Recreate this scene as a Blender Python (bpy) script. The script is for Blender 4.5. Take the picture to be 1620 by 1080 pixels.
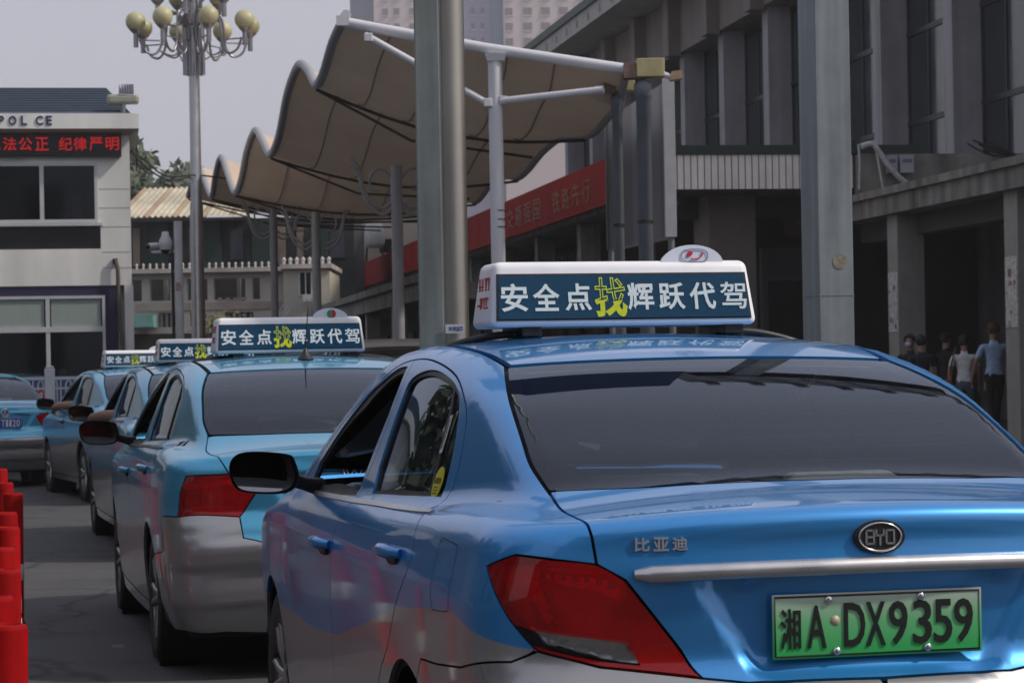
import bpy, bmesh, math, random
import numpy as np
from mathutils import Vector, Matrix
from mathutils.geometry import delaunay_2d_cdt
random.seed(7); np.random.seed(7)
for o in list(bpy.data.objects): bpy.data.objects.remove(o)
SC = bpy.context.scene
COL = SC.collection
# ---------------------------------------------------------------- camera
F, ROLL, CX, CY, H = 3860.0, 0.018, 810.0, 584.0, 1.40     # focal length in photo pixels, horizon line, eye height
cam = bpy.data.cameras.new('camera'); camo = bpy.data.objects.new('camera', cam); COL.objects.link(camo)
cam.sensor_width = 36.0; cam.lens = F / 1620 * 36; cam.shift_y = (CY - 540) / 1620
cam.clip_end = 3000; cam.clip_start = .1
camo.location = (0, 0, H)
camo.rotation_euler = (Matrix.Rotation(math.radians(90), 3, 'X') @ Matrix.Rotation(-ROLL, 3, 'Z')).to_euler()
cam.dof.use_dof = True; cam.dof.focus_distance = 7.2; cam.dof.aperture_fstop = 16.0
SC.camera = camo
# ---------------------------------------------------------------- sky, sun, exposure
SUN_EL, SUN_AZ = math.radians(45), math.radians(101)     # azimuth clockwise from +Y (view direction): from the right, a little behind
w = bpy.data.worlds.new('World'); SC.world = w; w.use_nodes = True
nt = w.node_tree; nt.nodes.clear()
sky = nt.nodes.new('ShaderNodeTexSky'); sky.sky_type = 'NISHITA'; sky.sun_disc = False
sky.sun_elevation = SUN_EL; sky.sun_rotation = SUN_AZ; sky.dust_density = 6.0; sky.air_density = 1.6; sky.altitude = 50
hz = nt.nodes.new('ShaderNodeMix'); hz.data_type = 'RGBA'; hz.inputs[0].default_value = .80
hz.inputs[7].default_value = (5.95, 6.0, 7.0, 1)      # even summer smog veiling the blue sky
bg = nt.nodes.new('ShaderNodeBackground'); bg.inputs[1].default_value = .10
out = nt.nodes.new('ShaderNodeOutputWorld')
nt.links.new(sky.outputs[0], hz.inputs[6]); nt.links.new(hz.outputs[2], bg.inputs[0]); nt.links.new(bg.outputs[0], out.inputs[0])
sun = bpy.data.lights.new('sun', 'SUN'); suno = bpy.data.objects.new('sun', sun); COL.objects.link(suno)
sun.energy = 2.8; sun.angle = math.radians(3.0); sun.color = (1, .92, .82)
sdir = Vector((math.sin(SUN_AZ) * math.cos(SUN_EL), math.cos(SUN_AZ) * math.cos(SUN_EL), math.sin(SUN_EL)))
suno.rotation_euler = sdir.to_track_quat('Z', 'Y').to_euler()
vs = SC.view_settings; vs.view_transform = 'Standard'; vs.look = 'None'; vs.gamma = 1; vs.exposure = 0
SC.cycles.use_denoising = True; SC.cycles.max_bounces = 8; SC.cycles.transparent_max_bounces = 12
SC.cycles.sample_clamp_indirect = 6

# ---------------------------------------------------------------- helpers
_c, _s = math.cos(ROLL), math.sin(ROLL)
def at(x, y, Y):
    """world point seen at photo pixel x, y at depth Y"""
    u, v = x - CX, y - CY
    return Vector(((u * _c - v * _s) / F * Y, Y, H + (-u * _s - v * _c) / F * Y))
TH = math.atan(.168); CT, ST = math.cos(TH), math.sin(TH)   # heading of the station forecourt
def loc(X, Y): return (X * CT + Y * ST, -X * ST + Y * CT)   # world -> forecourt frame
def wrl(lx, ly): return (lx * CT - ly * ST, lx * ST + ly * CT)
def latl(x, y, ly):
    """pixel -> forecourt frame on the plane ly = const"""
    p = at(x, y, 1.0); Y = ly / (-p.x * ST + CT); p = at(x, y, Y); a = loc(p.x, p.y); return (a[0], p.z)
def lonl(x, y, lx):
    """pixel -> forecourt frame on the plane lx = const"""
    p = at(x, y, 1.0); Y = lx / (p.x * CT + ST); p = at(x, y, Y); a = loc(p.x, p.y); return (a[1], p.z)

MATS = {}
def mat(name, col, rough=.6, metal=0., coat=0., var=.12, scale=6., bump=0., bscale=60., spec=.5, emit=None, es=0., streak=0.):
    """procedural surface: base colour with noise variation, optional streaks and fine relief"""
    if name in MATS: return MATS[name]
    m = bpy.data.materials.new(name); m.use_nodes = True; n = m.node_tree; b = n.nodes['Principled BSDF']; L = n.links.new
    b.inputs['Roughness'].default_value = rough; b.inputs['Metallic'].default_value = metal
    b.inputs['Coat Weight'].default_value = coat; b.inputs['Coat Roughness'].default_value = .04
    b.inputs['Specular IOR Level'].default_value = spec
    tc = n.nodes.new('ShaderNodeTexCoord')
    c = (*col, 1)
    if var > 0:
        no = n.nodes.new('ShaderNodeTexNoise'); no.inputs['Scale'].default_value = scale; no.inputs['Detail'].default_value = 6; no.inputs['Roughness'].default_value = .65
        L(tc.outputs['Object'], no.inputs['Vector'])
        src = no.outputs[0]
        if streak > 0:
            mp = n.nodes.new('ShaderNodeMapping'); mp.inputs['Scale'].default_value = (1, 1, .06); L(tc.outputs['Object'], mp.inputs[0])
            n2 = n.nodes.new('ShaderNodeTexNoise'); n2.inputs['Scale'].default_value = scale * 2.2; n2.inputs['Detail'].default_value = 4; L(mp.outputs[0], n2.inputs['Vector'])
            mm = n.nodes.new('ShaderNodeMix'); mm.inputs[0].default_value = streak; L(no.outputs[0], mm.inputs[2]); L(n2.outputs[0], mm.inputs[3]); src = mm.outputs[0]
        r = n.nodes.new('ShaderNodeMapRange'); r.inputs[1].default_value = .3; r.inputs[2].default_value = .7
        r.inputs[3].default_value = 1 - var; r.inputs[4].default_value = 1 + var; L(src, r.inputs[0])
        mx = n.nodes.new('ShaderNodeMix'); mx.data_type = 'RGBA'; mx.blend_type = 'MULTIPLY'; mx.inputs[0].default_value = 1
        mx.inputs[6].default_value = c; L(r.outputs[0], mx.inputs[7]); L(mx.outputs[2], b.inputs['Base Color'])
        rr = n.nodes.new('ShaderNodeMapRange'); rr.inputs[1].default_value = .3; rr.inputs[2].default_value = .7
        rr.inputs[3].default_value = max(.02, rough - .08); rr.inputs[4].default_value = min(1, rough + .08); L(src, rr.inputs[0]); L(rr.outputs[0], b.inputs['Roughness'])
    else:
        b.inputs['Base Color'].default_value = c
    if bump > 0:
        nb = n.nodes.new('ShaderNodeTexNoise'); nb.inputs['Scale'].default_value = bscale; nb.inputs['Detail'].default_value = 4; L(tc.outputs['Object'], nb.inputs['Vector'])
        bp = n.nodes.new('ShaderNodeBump'); bp.inputs['Strength'].default_value = bump; bp.inputs['Distance'].default_value = .02; L(nb.outputs[0], bp.inputs['Height']); L(bp.outputs[0], b.inputs['Normal'])
    if emit:
        b.inputs['Emission Color'].default_value = (*emit, 1); b.inputs['Emission Strength'].default_value = es
    MATS[name] = m; return m

def glass(name, tint, fac=.85, rough=.02, ior=1.52):
    """tinted pane: partly see-through, mirror reflection by fresnel"""
    if name in MATS: return MATS[name]
    m = bpy.data.materials.new(name); m.use_nodes = True; n = m.node_tree; n.nodes.clear(); L = n.links.new
    o = n.nodes.new('ShaderNodeOutputMaterial'); t = n.nodes.new('ShaderNodeBsdfTransparent'); t.inputs[0].default_value = (*tint, 1)
    d = n.nodes.new('ShaderNodeBsdfDiffuse'); d.inputs[0].default_value = (.012, .013, .015, 1)
    g = n.nodes.new('ShaderNodeBsdfGlossy'); g.inputs['Roughness'].default_value = rough; g.inputs[0].default_value = (.74, .82, .95, 1)
    fr = n.nodes.new('ShaderNodeFresnel'); fr.inputs[0].default_value = ior
    m1 = n.nodes.new('ShaderNodeMixShader'); m1.inputs[0].default_value = fac; L(d.outputs[0], m1.inputs[1]); L(t.outputs[0], m1.inputs[2])
    m2 = n.nodes.new('ShaderNodeMixShader'); L(fr.outputs[0], m2.inputs[0]); L(m1.outputs[0], m2.inputs[1]); L(g.outputs[0], m2.inputs[2]); L(m2.outputs[0], o.inputs[0])
    MATS[name] = m; return m

def link(o, parent=None):
    COL.objects.link(o)
    if parent is not None: o.parent = parent
    return o
def empty(name, label=None, cat=None, group=None, location=(0, 0, 0), rz=0., parent=None):
    o = bpy.data.objects.new(name, None); o.empty_display_size = .2; link(o, parent); o.location = location; o.rotation_euler = (0, 0, rz)
    tag(o, label, cat, group); return o
def tag(o, label=None, cat=None, group=None, kind=None):
    if label: o['label'] = label
    if cat: o['category'] = cat
    if group: o['group'] = group
    if kind: o['kind'] = kind
    return o
def copy_tree(o, parent=None):
    c = o.copy(); COL.objects.link(c); c.parent = parent
    for ch in list(o.children): copy_tree(ch, c)
    return c

class MB:
    """collects simple solids, links them as one mesh object"""
    def __init__(s): s.v = []; s.f = []; s.sm = []
    def add(s, v, f, smooth=False):
        n = len(s.v); s.v += [tuple(p) for p in v]; s.f += [tuple(i + n for i in q) for q in f]; s.sm += [smooth] * len(f); return s
    def box(s, x0, x1, y0, y1, z0, z1):
        v = [(x, y, z) for x in (x0, x1) for y in (y0, y1) for z in (z0, z1)]
        return s.add(v, [(0, 1, 3, 2), (4, 6, 7, 5), (0, 4, 5, 1), (2, 3, 7, 6), (0, 2, 6, 4), (1, 5, 7, 3)])
    def hexa(s, lo, hi):
        """lo, hi: four corner points each, counter-clockwise seen from above"""
        return s.add(list(lo) + list(hi), [(3, 2, 1, 0), (4, 5, 6, 7), (0, 1, 5, 4), (1, 2, 6, 5), (2, 3, 7, 6), (3, 0, 4, 7)])
    def tube(s, pts, r, n=10, cap=True):
        pts = [Vector(p) for p in pts]; rs = r if isinstance(r, (list, tuple)) else [r] * len(pts)
        rings = []; up = None
        for i, p in enumerate(pts):
            t = (pts[min(i + 1, len(pts) - 1)] - pts[max(i - 1, 0)]).normalized()
            if up is None: up = t.orthogonal().normalized()
            up = (up - t * up.dot(t)).normalized(); b = t.cross(up)
            rings.append([p + (up * math.cos(2 * math.pi * k / n) + b * math.sin(2 * math.pi * k / n)) * rs[i] for k in range(n)])
        v = [q for R in rings for q in R]; f = []
        for i in range(len(pts) - 1):
            for k in range(n):
                a, b2 = i * n + k, i * n + (k + 1) % n; f.append((a, b2, b2 + n, a + n))
        s.add(v, f, True)
        if cap:
            s.add(rings[0], [tuple(range(n - 1, -1, -1))]); s.add(rings[-1], [tuple(range(n))])
        return s
    def lathe(s, prof, n=24, o=(0, 0, 0), axis='z', smooth=True):
        v = []; f = []
        for (r, h) in prof:
            for k in range(n):
                c, q = math.cos(2 * math.pi * k / n) * r, math.sin(2 * math.pi * k / n) * r
                p = (c, q, h) if axis == 'z' else ((h, c, q) if axis == 'x' else (c, h, q))
                v.append((p[0] + o[0], p[1] + o[1], p[2] + o[2]))
        for i in range(len(prof) - 1):
            for k in range(n):
                a, b = i * n + k, i * n + (k + 1) % n; f.append((a, b, b + n, a + n))
        return s.add(v, f, smooth)
    def ball(s, c, r, n=16, sq=(1, 1, 1)):
        m = n // 2; v = []; f = []
        for i in range(m + 1):
            t = math.pi * i / m
            for k in range(n):
                p = 2 * math.pi * k / n; v.append((c[0] + sq[0] * r * math.sin(t) * math.cos(p), c[1] + sq[1] * r * math.sin(t) * math.sin(p), c[2] + sq[2] * r * math.cos(t)))
        for i in range(m):
            for k in range(n):
                a, b = i * n + k, i * n + (k + 1) % n; f.append((a, a + n, b + n, b))
        return s.add(v, f, True)
    def prism(s, poly, d):
        """planar polygon (3-D points) extruded by vector d"""
        d = Vector(d); n = len(poly); v = [Vector(p) for p in poly]; v += [p + d for p in v]
        return s.add(v, [tuple(range(n - 1, -1, -1)), tuple(range(n, 2 * n))] + [(i, (i + 1) % n, (i + 1) % n + n, i + n) for i in range(n)])
    def wall(s, x0, x1, z0, z1, y0, y1, holes):
        """upright wall slab in the xz plane with rectangular openings (x0, x1, z0, z1)"""
        xs = sorted({x0, x1, *[h[0] for h in holes], *[h[1] for h in holes]}); zs = sorted({z0, z1, *[h[2] for h in holes], *[h[3] for h in holes]})
        for i in range(len(xs) - 1):
            run = None
            for j in range(len(zs) - 1):
                cx, cz = (xs[i] + xs[i + 1]) / 2, (zs[j] + zs[j + 1]) / 2
                hole = any(h[0] < cx < h[1] and h[2] < cz < h[3] for h in holes)
                if not hole: run = (run[0], zs[j + 1]) if run else (zs[j], zs[j + 1])
                if (hole or j == len(zs) - 2) and run: s.box(xs[i], xs[i + 1], y0, y1, *run); run = None
        return s
    def build(s, name, m, parent=None, bevel=0., seg=2):
        me = bpy.data.meshes.new(name); me.from_pydata(s.v, [], s.f); me.polygons.foreach_set('use_smooth', s.sm); me.materials.append(m)
        bm = bmesh.new(); bm.from_mesh(me)
        if bevel:
            bmesh.ops.remove_doubles(bm, verts=bm.verts, dist=1e-5)
            bmesh.ops.bevel(bm, geom=list(bm.edges), offset=bevel, segments=seg, affect='EDGES', clamp_overlap=True, profile=.5)
        bmesh.ops.recalc_face_normals(bm, faces=bm.faces); bm.to_mesh(me); bm.free(); me.update()
        return link(bpy.data.objects.new(name, me), parent)
def spline(pts, n=8, closed=False):
    P = [Vector(p) for p in pts]; out = []
    N = len(P)
    for i in range(N if closed else N - 1):
        if closed: a, b, c, d = P[(i - 1) % N], P[i], P[(i + 1) % N], P[(i + 2) % N]
        else: a, b, c, d = P[max(i - 1, 0)], P[i], P[i + 1], P[min(i + 2, N - 1)]
        for k in range(n):
            t = k / n; out.append(.5 * (2 * b + (c - a) * t + (2 * a - 5 * b + 4 * c - d) * t * t + (3 * b - a - 3 * c + d) * t ** 3))
    if not closed: out.append(P[-1])
    return out

# lettering: glyph outlines of Blender's own built-in font, one mesh per string
_TX = {}
def glyphs(s, ext=.01, off=0., outline=0.):
    k = (s, ext, off, outline)
    if k not in _TX:
        cu = bpy.data.curves.new('t', 'FONT'); cu.body = s; cu.size = 1; cu.extrude = ext; cu.offset = off; cu.resolution_u = 3
        if outline: cu.fill_mode = 'NONE'; cu.bevel_depth = outline; cu.bevel_resolution = 0
        ob = bpy.data.objects.new('t', cu); COL.objects.link(ob); dg = bpy.context.evaluated_depsgraph_get(); dg.update()
        me = bpy.data.meshes.new_from_object(ob.evaluated_get(dg)); v = np.array([q.co[:] for q in me.vertices]).reshape(-1, 3); f = [tuple(p.vertices) for p in me.polygons]
        bpy.data.objects.remove(ob); bpy.data.meshes.remove(me); _TX[k] = (v, f)
    return _TX[k]
REAR = Matrix(((1, 0, 0), (0, 0, -1), (0, 1, 0)))      # text x -> x, text y -> z, facing -y
def text(name, s, m, parent, c, w, h, rot=REAR, ext=.01, off=0., outline=0., depth=None, keep=None):
    """letters fitted to a box of w x h centred on c"""
    v, f = glyphs(s, ext, off, outline)
    if not len(v): return None
    lo, hi = v.min(0), v.max(0); mid = (lo + hi) / 2; sc = np.array([w / (hi[0] - lo[0]), h / (hi[1] - lo[1]), 1])
    sc[2] = (depth or .002) / max(hi[2] - lo[2], 1e-6)
    p = (v - mid) * sc; R = np.array(rot); 
    if keep is not None:
        cy = np.array([np.mean([p[i][1] for i in q]) for q in f]); f = [q for q, y in zip(f, cy) if (y > keep[0] * h and y < keep[1] * h)]
        p[:, 1] = np.clip(p[:, 1], keep[0] * h, keep[1] * h)
    p = p @ R.T + np.array(c)
    me = bpy.data.meshes.new(name); me.from_pydata([tuple(q) for q in p], [], f); me.materials.append(m); me.update()
    return link(bpy.data.objects.new(name, me), parent)

def marks(name, n, m, parent, c, w, h, rot=REAR, seed=1):
    """n blurred-looking print marks (strokes too small to read in the photograph) in a box of w x h"""
    rnd = random.Random(seed); b = MB(); R = Matrix(rot); c = Vector(c); cw = w / n
    for i in range(n):
        x0 = -w / 2 + i * cw + cw * .1
        for k in range(5):
            if rnd.random() < .5: q = (x0, x0 + cw * .8, 0, 0); y = -h / 2 + h * rnd.random(); t = h * .07; pts = [(x0, y - t), (x0 + cw * .8, y - t), (x0 + cw * .8, y + t), (x0, y + t)]
            else: x = x0 + cw * .8 * rnd.random(); t = cw * .07; pts = [(x - t, -h / 2), (x + t, -h / 2), (x + t, h / 2), (x - t, h / 2)]
            b.prism([R @ Vector((px_, py_, 0)) + c for px_, py_ in pts], R @ Vector((0, 0, .0008 + .0001 * k)))
    return b.build(name, m, parent)

# ---------------------------------------------------------------- car skin: a smooth closed surface, panels are cut out of it
def tab(xs,ys,sm=0.0):
    X=np.linspace(xs[0],xs[-1],500); Y=np.interp(X,xs,ys)
    if sm:
        n=max(1,int(3*sm/(X[1]-X[0]))); k=np.exp(-.5*(np.arange(-n,n+1)*(X[1]-X[0])/sm)**2); k/=k.sum()
        s0=Y[1]-Y[0]; s1=Y[-1]-Y[-2]
        P=np.concatenate([Y[0]+s0*np.arange(-n,0),Y,Y[-1]+s1*np.arange(1,n+1)])
        Y=np.convolve(P,k,'valid')
    return lambda q:np.interp(q,X,Y)
def smax(a,b,k):
    h=np.maximum(k-np.abs(a-b),0)/k
    return np.maximum(a,b)+h*h*k*.25
def smin(a,b,k): return -smax(-a,-b,k)
def sstep(x,a,b):
    t=np.clip((x-a)/(b-a),0,1); return t*t*(3-2*t)
class Shell:
    """smooth closed car skin: f<0 inside. l lateral (+right), a from rear bumper forward, z up"""
    def __init__(S, drop=0.):
        S.wp=tab([-.2,0,.15,.4,.8,1.4,3.2,3.8,4.2,4.5,4.7],[.78,.815,.842,.866,.880,.884,.884,.872,.85,.80,.72],.08)
        S.pr=tab([.0,.2,.32,.5,.7,.84,.9,.94,1.0,1.08,1.2],[.90,.93,.965,.988,.999,1.0,.997,.982,.965,.935,.88],.018)
        S.rc=tab([.1,.2,.3,.42,.58,.66,.70,.735,.77,.92,.96,1.02,1.065,1.09,1.2],[.14,.10,.05,.012,.0,.012,.03,.065,.085,.075,.075,.085,.07,.066,.066],.012); S.drop=drop
        S.fc=tab([.1,.3,.5,.7,.85,1.0],[4.56,4.64,4.67,4.64,4.56,4.45],.04)
        S.dk=tab([-.2,.07,.15,.3,.5,.8,1.5,3.3,3.6,4.0,4.3,4.5,4.7],np.array([1.07,1.088,1.098,1.112,1.124,1.12,1.09,1.05,1.03,.98,.91,.83,.72])-drop*np.array([1,1,1,1,.8,.3,0,0,0,0,0,0,0]),.03)
        S.gw=tab([.9,1.05,1.1,1.2,1.3,1.4,1.5],[.85,.806,.79,.752,.712,.668,.62],.02)
        S.gp=tab([.2,.6,.8,1.0,1.3,1.7,2.2,2.8,3.4],[.80,.85,.88,.91,.957,.985,.995,1.0,.985],.08)
        S.rg=tab([1.0,1.12,1.2,1.3,1.4,1.43,1.5],[.24,.50,.67,.92,1.22,1.33,1.6],.02)
        S.wg=tab([.95,1.03,1.1,1.2,1.3,1.4,1.46,1.5],[3.85,3.66,3.48,3.23,2.99,2.74,2.58,2.45],.02)
        S.rf=tab([.6,1.0,1.3,1.6,2.0,2.3,2.7,3.0,3.4],[1.33,1.39,1.434,1.476,1.500,1.503,1.484,1.445,1.37],.08)
        if drop: S.rc=tab([.1,.2,.27,.31,.335,.35,.42,.50,.53,.60,.635,.66,.70,.735,.77,.92,.96,1.02,1.065,1.09,1.2],[.14,.10,.065,.05,.045,.022,.02,.026,.006,.0,.006,.03,.04,.065,.085,.075,.075,.085,.07,.066,.066],.007)
        S.recess=1.0 if not drop else .5
    def f(S,p):
        l,a,z=p[...,0],p[...,1],p[...,2]; L=np.abs(l)
        s=L-S.wp(a)*S.pr(z)
        # plate recess
        ed=np.interp(z,[.70,.74,.92,.945],[.20,.275,.385,.40])
        m=S.recess*(1-sstep(L,ed-.03,ed+.03))*sstep(z,.705,.745)*(1-sstep(z,.92,.95))
        r=S.rc(z+S.drop*(z>.95)*(z-.95)/.1)+.17*l*l+.024*m-a
        fr=a-(S.fc(z)-.28*l*l)
        t=z-(S.dk(a)-.055*(l/.8)**2)
        b=.19-z
        low=smax(smax(s,r,.17),fr,.3); low=smax(low,t,.06); low=smax(low,b,.05)
        g=(L-S.gw(z)*S.gp(a))*.9
        rg=(S.rg(z)+.10*l*l-a)*.42
        wg=(a-(S.wg(z)-.22*l*l))*.42
        rt=z-(S.rf(a)-.034*(l/.6)**2)
        gh=smax(smax(g,rg,.065),wg,.055); gh=smax(gh,rt,.06)
        return smin(low,gh,.05)
    def grad(S,p):
        e=2e-3; G=np.zeros_like(p)
        for i in range(3):
            q=p.copy();q[...,i]+=e;r=p.copy();r[...,i]-=e
            G[...,i]=(S.f(q)-S.f(r))/(2*e)
        return G
    def normal(S,p):
        G=S.grad(p); return G/np.linalg.norm(G,axis=-1,keepdims=True)
    def snap(S,p,it=14):
        p=np.array(p,float)
        for _ in range(it):
            G=S.grad(p); v=S.f(p); p=p-G*(v/np.maximum((G*G).sum(-1),1e-6))[...,None]*.8
        return p
    def march(S,o,d,tmax=4.0,st=.02):
        o=np.array(o,float); d=np.broadcast_to(np.array(d,float),o.shape)
        n=len(o); hit=np.full(n,np.nan); act=np.ones(n,bool); t=0.0
        while t<tmax and act.any():
            v=S.f(o[act]+d[act]*t); idx=np.where(act)[0][v<0]
            hit[idx]=t; act[idx]=False; t+=st
        ok=~np.isnan(hit); lo=np.where(ok,hit-st,0); hi=np.where(ok,hit,0)
        for _ in range(16):
            m=(lo+hi)/2; v=S.f(o+d*m[:,None]); ins=v<0
            hi=np.where(ins,m,hi); lo=np.where(ins,lo,m)
        return o+d*hi[:,None],ok
def inside(P, poly):
    x, y = P[:, 0], P[:, 1]; r = np.zeros(len(P), bool); q = np.roll(poly, 1, 0)
    for (x1, y1), (x2, y2) in zip(poly, q):
        c = ((y1 > y) != (y2 > y)) & (x < (x2 - x1) * (y - y1) / (y2 - y1 + 1e-12) + x1); r ^= c
    return r
def resample(P, st):
    P = np.asarray(P); out = []
    for a, b in zip(P, np.roll(P, -1, 0)):
        n = max(1, int(round(np.linalg.norm(b - a) / st))); out += [a + (b - a) * k / n for k in range(n)]
    return np.array(out)
def inset2(P, g):
    A = .5 * np.sum(P[:, 0] * np.roll(P[:, 1], -1) - np.roll(P[:, 0], -1) * P[:, 1]); sg = 1 if A > 0 else -1
    e1 = P - np.roll(P, 1, 0); e2 = np.roll(P, -1, 0) - P
    n1 = np.stack([-e1[:, 1], e1[:, 0]], 1) * sg; n2 = np.stack([-e2[:, 1], e2[:, 0]], 1) * sg
    n1 /= np.linalg.norm(n1, axis=1, keepdims=True) + 1e-12; n2 /= np.linalg.norm(n2, axis=1, keepdims=True) + 1e-12
    n = n1 + n2; n /= np.maximum(np.linalg.norm(n, axis=1, keepdims=True), .3); k = 1 / np.maximum((n * n1).sum(1), .5)
    return P + n * (g * k)[:, None]
def cut(S, ctrl, d, gap=.0025, off=0., holes=(), grid=.035, lip=.012, edge=.022):
    """panel cut out of the skin S: outline ctrl (points near the skin) projected along d, with holes"""
    d = np.array(d, float); d /= np.linalg.norm(d)
    up = np.array([0, 0, 1.]) if abs(d[2]) < .9 else np.array([0, 1., 0]); e1 = np.cross(d, up); e1 /= np.linalg.norm(e1); e2 = np.cross(e1, d)
    B = np.stack([e1, e2], 1)
    def flat(c, g):
        p = S.snap(resample(np.array(c, float), edge)) @ B
        return inset2(p, g)
    outer = flat(ctrl, gap); hs = [flat(h, -gap) for h in holes]
    lo, hi = outer.min(0), outer.max(0)
    gx, gy = np.meshgrid(np.arange(lo[0], hi[0], grid), np.arange(lo[1], hi[1], grid)); gx = gx + (np.arange(gx.shape[0]) % 2 * grid / 2)[:, None]
    G = np.stack([gx.ravel(), gy.ravel()], 1); G = G[inside(G, outer)]
    for h in hs: G = G[~inside(G, h)]
    bd = np.concatenate([outer] + hs)
    if len(G):
        dm = np.min(((G[:, None, :] - bd[None]) ** 2).sum(2), 1); G = G[dm > (grid * .45) ** 2]
    V = [Vector(p) for p in bd] + [Vector(p) for p in G]; E = []; k = 0
    for loop in [outer] + hs:
        n = len(loop); E += [(k + i, k + (i + 1) % n) for i in range(n)]; k += n
    r = delaunay_2d_cdt(V, E, [], 0, 1e-6); v2 = np.array([q[:] for q in r[0]]); T = np.array([t for t in r[2] if len(t) == 3])
    cen = v2[T].mean(1); ok = inside(cen, outer)
    for h in hs: ok &= ~inside(cen, h)
    T = T[ok]
    o3 = v2 @ B.T - d * 4.0 ; cd = S.snap(np.array(ctrl, float)) @ d; o3 = o3 + d * (cd.min() + 4.0 - .5)
    P, hit = S.march(o3, d, cd.max() - cd.min() + 1.2, .012)
    if (~hit).any():
        alt = v2 @ B.T + d * cd.mean(); P[~hit] = S.snap(alt[~hit])
    N = S.normal(P); P = P + N * off
    fn = np.cross(P[T[:, 1]] - P[T[:, 0]], P[T[:, 2]] - P[T[:, 0]]); fl = (fn * N[T].mean(1)).sum(1) < 0; T[fl] = T[fl][:, ::-1]
    if lip:
        ec = {}
        for t in T:
            for a, b in ((t[0], t[1]), (t[1], t[2]), (t[2], t[0])): ec[(a, b)] = 1
        bd_e = [(a, b) for (a, b) in ec if (b, a) not in ec]
        idx = {}; nv = []; nn = []; nf = []
        n0 = len(P)
        for a, b in bd_e:
            tdir = P[b] - P[a]; on = np.cross(tdir, N[a] + N[b]); on /= np.linalg.norm(on) + 1e-12
            q = [P[a], P[b], P[b] - N[b] * lip, P[a] - N[a] * lip]; k = n0 + len(nv); nv += q; nn += [on] * 4
            nf += [(k, k + 3, k + 2), (k, k + 2, k + 1)]
        if nv: P = np.concatenate([P, nv]); N = np.concatenate([N, nn]); T = np.concatenate([T, np.array(nf)])
    return P, N, T
def mirror(c): P, N, T = c; s = np.array([-1, 1, 1]); return P * s, N * s, T[:, ::-1]
def join(cs):
    P = np.concatenate([c[0] for c in cs]); N = np.concatenate([c[1] for c in cs]); k = 0; T = []
    for c in cs: T.append(c[2] + k); k += len(c[0])
    return P, N, np.concatenate(T)
def panel(name, c, m, parent):
    P, N, T = c
    me = bpy.data.meshes.new(name); me.from_pydata([tuple(p) for p in P], [], [tuple(int(i) for i in t) for t in T]); me.materials.append(m)
    me.polygons.foreach_set('use_smooth', [True] * len(me.polygons)); me.update(); me.normals_split_custom_set_from_vertices([tuple(n) for n in N])
    return link(bpy.data.objects.new(name, me), parent)

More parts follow.
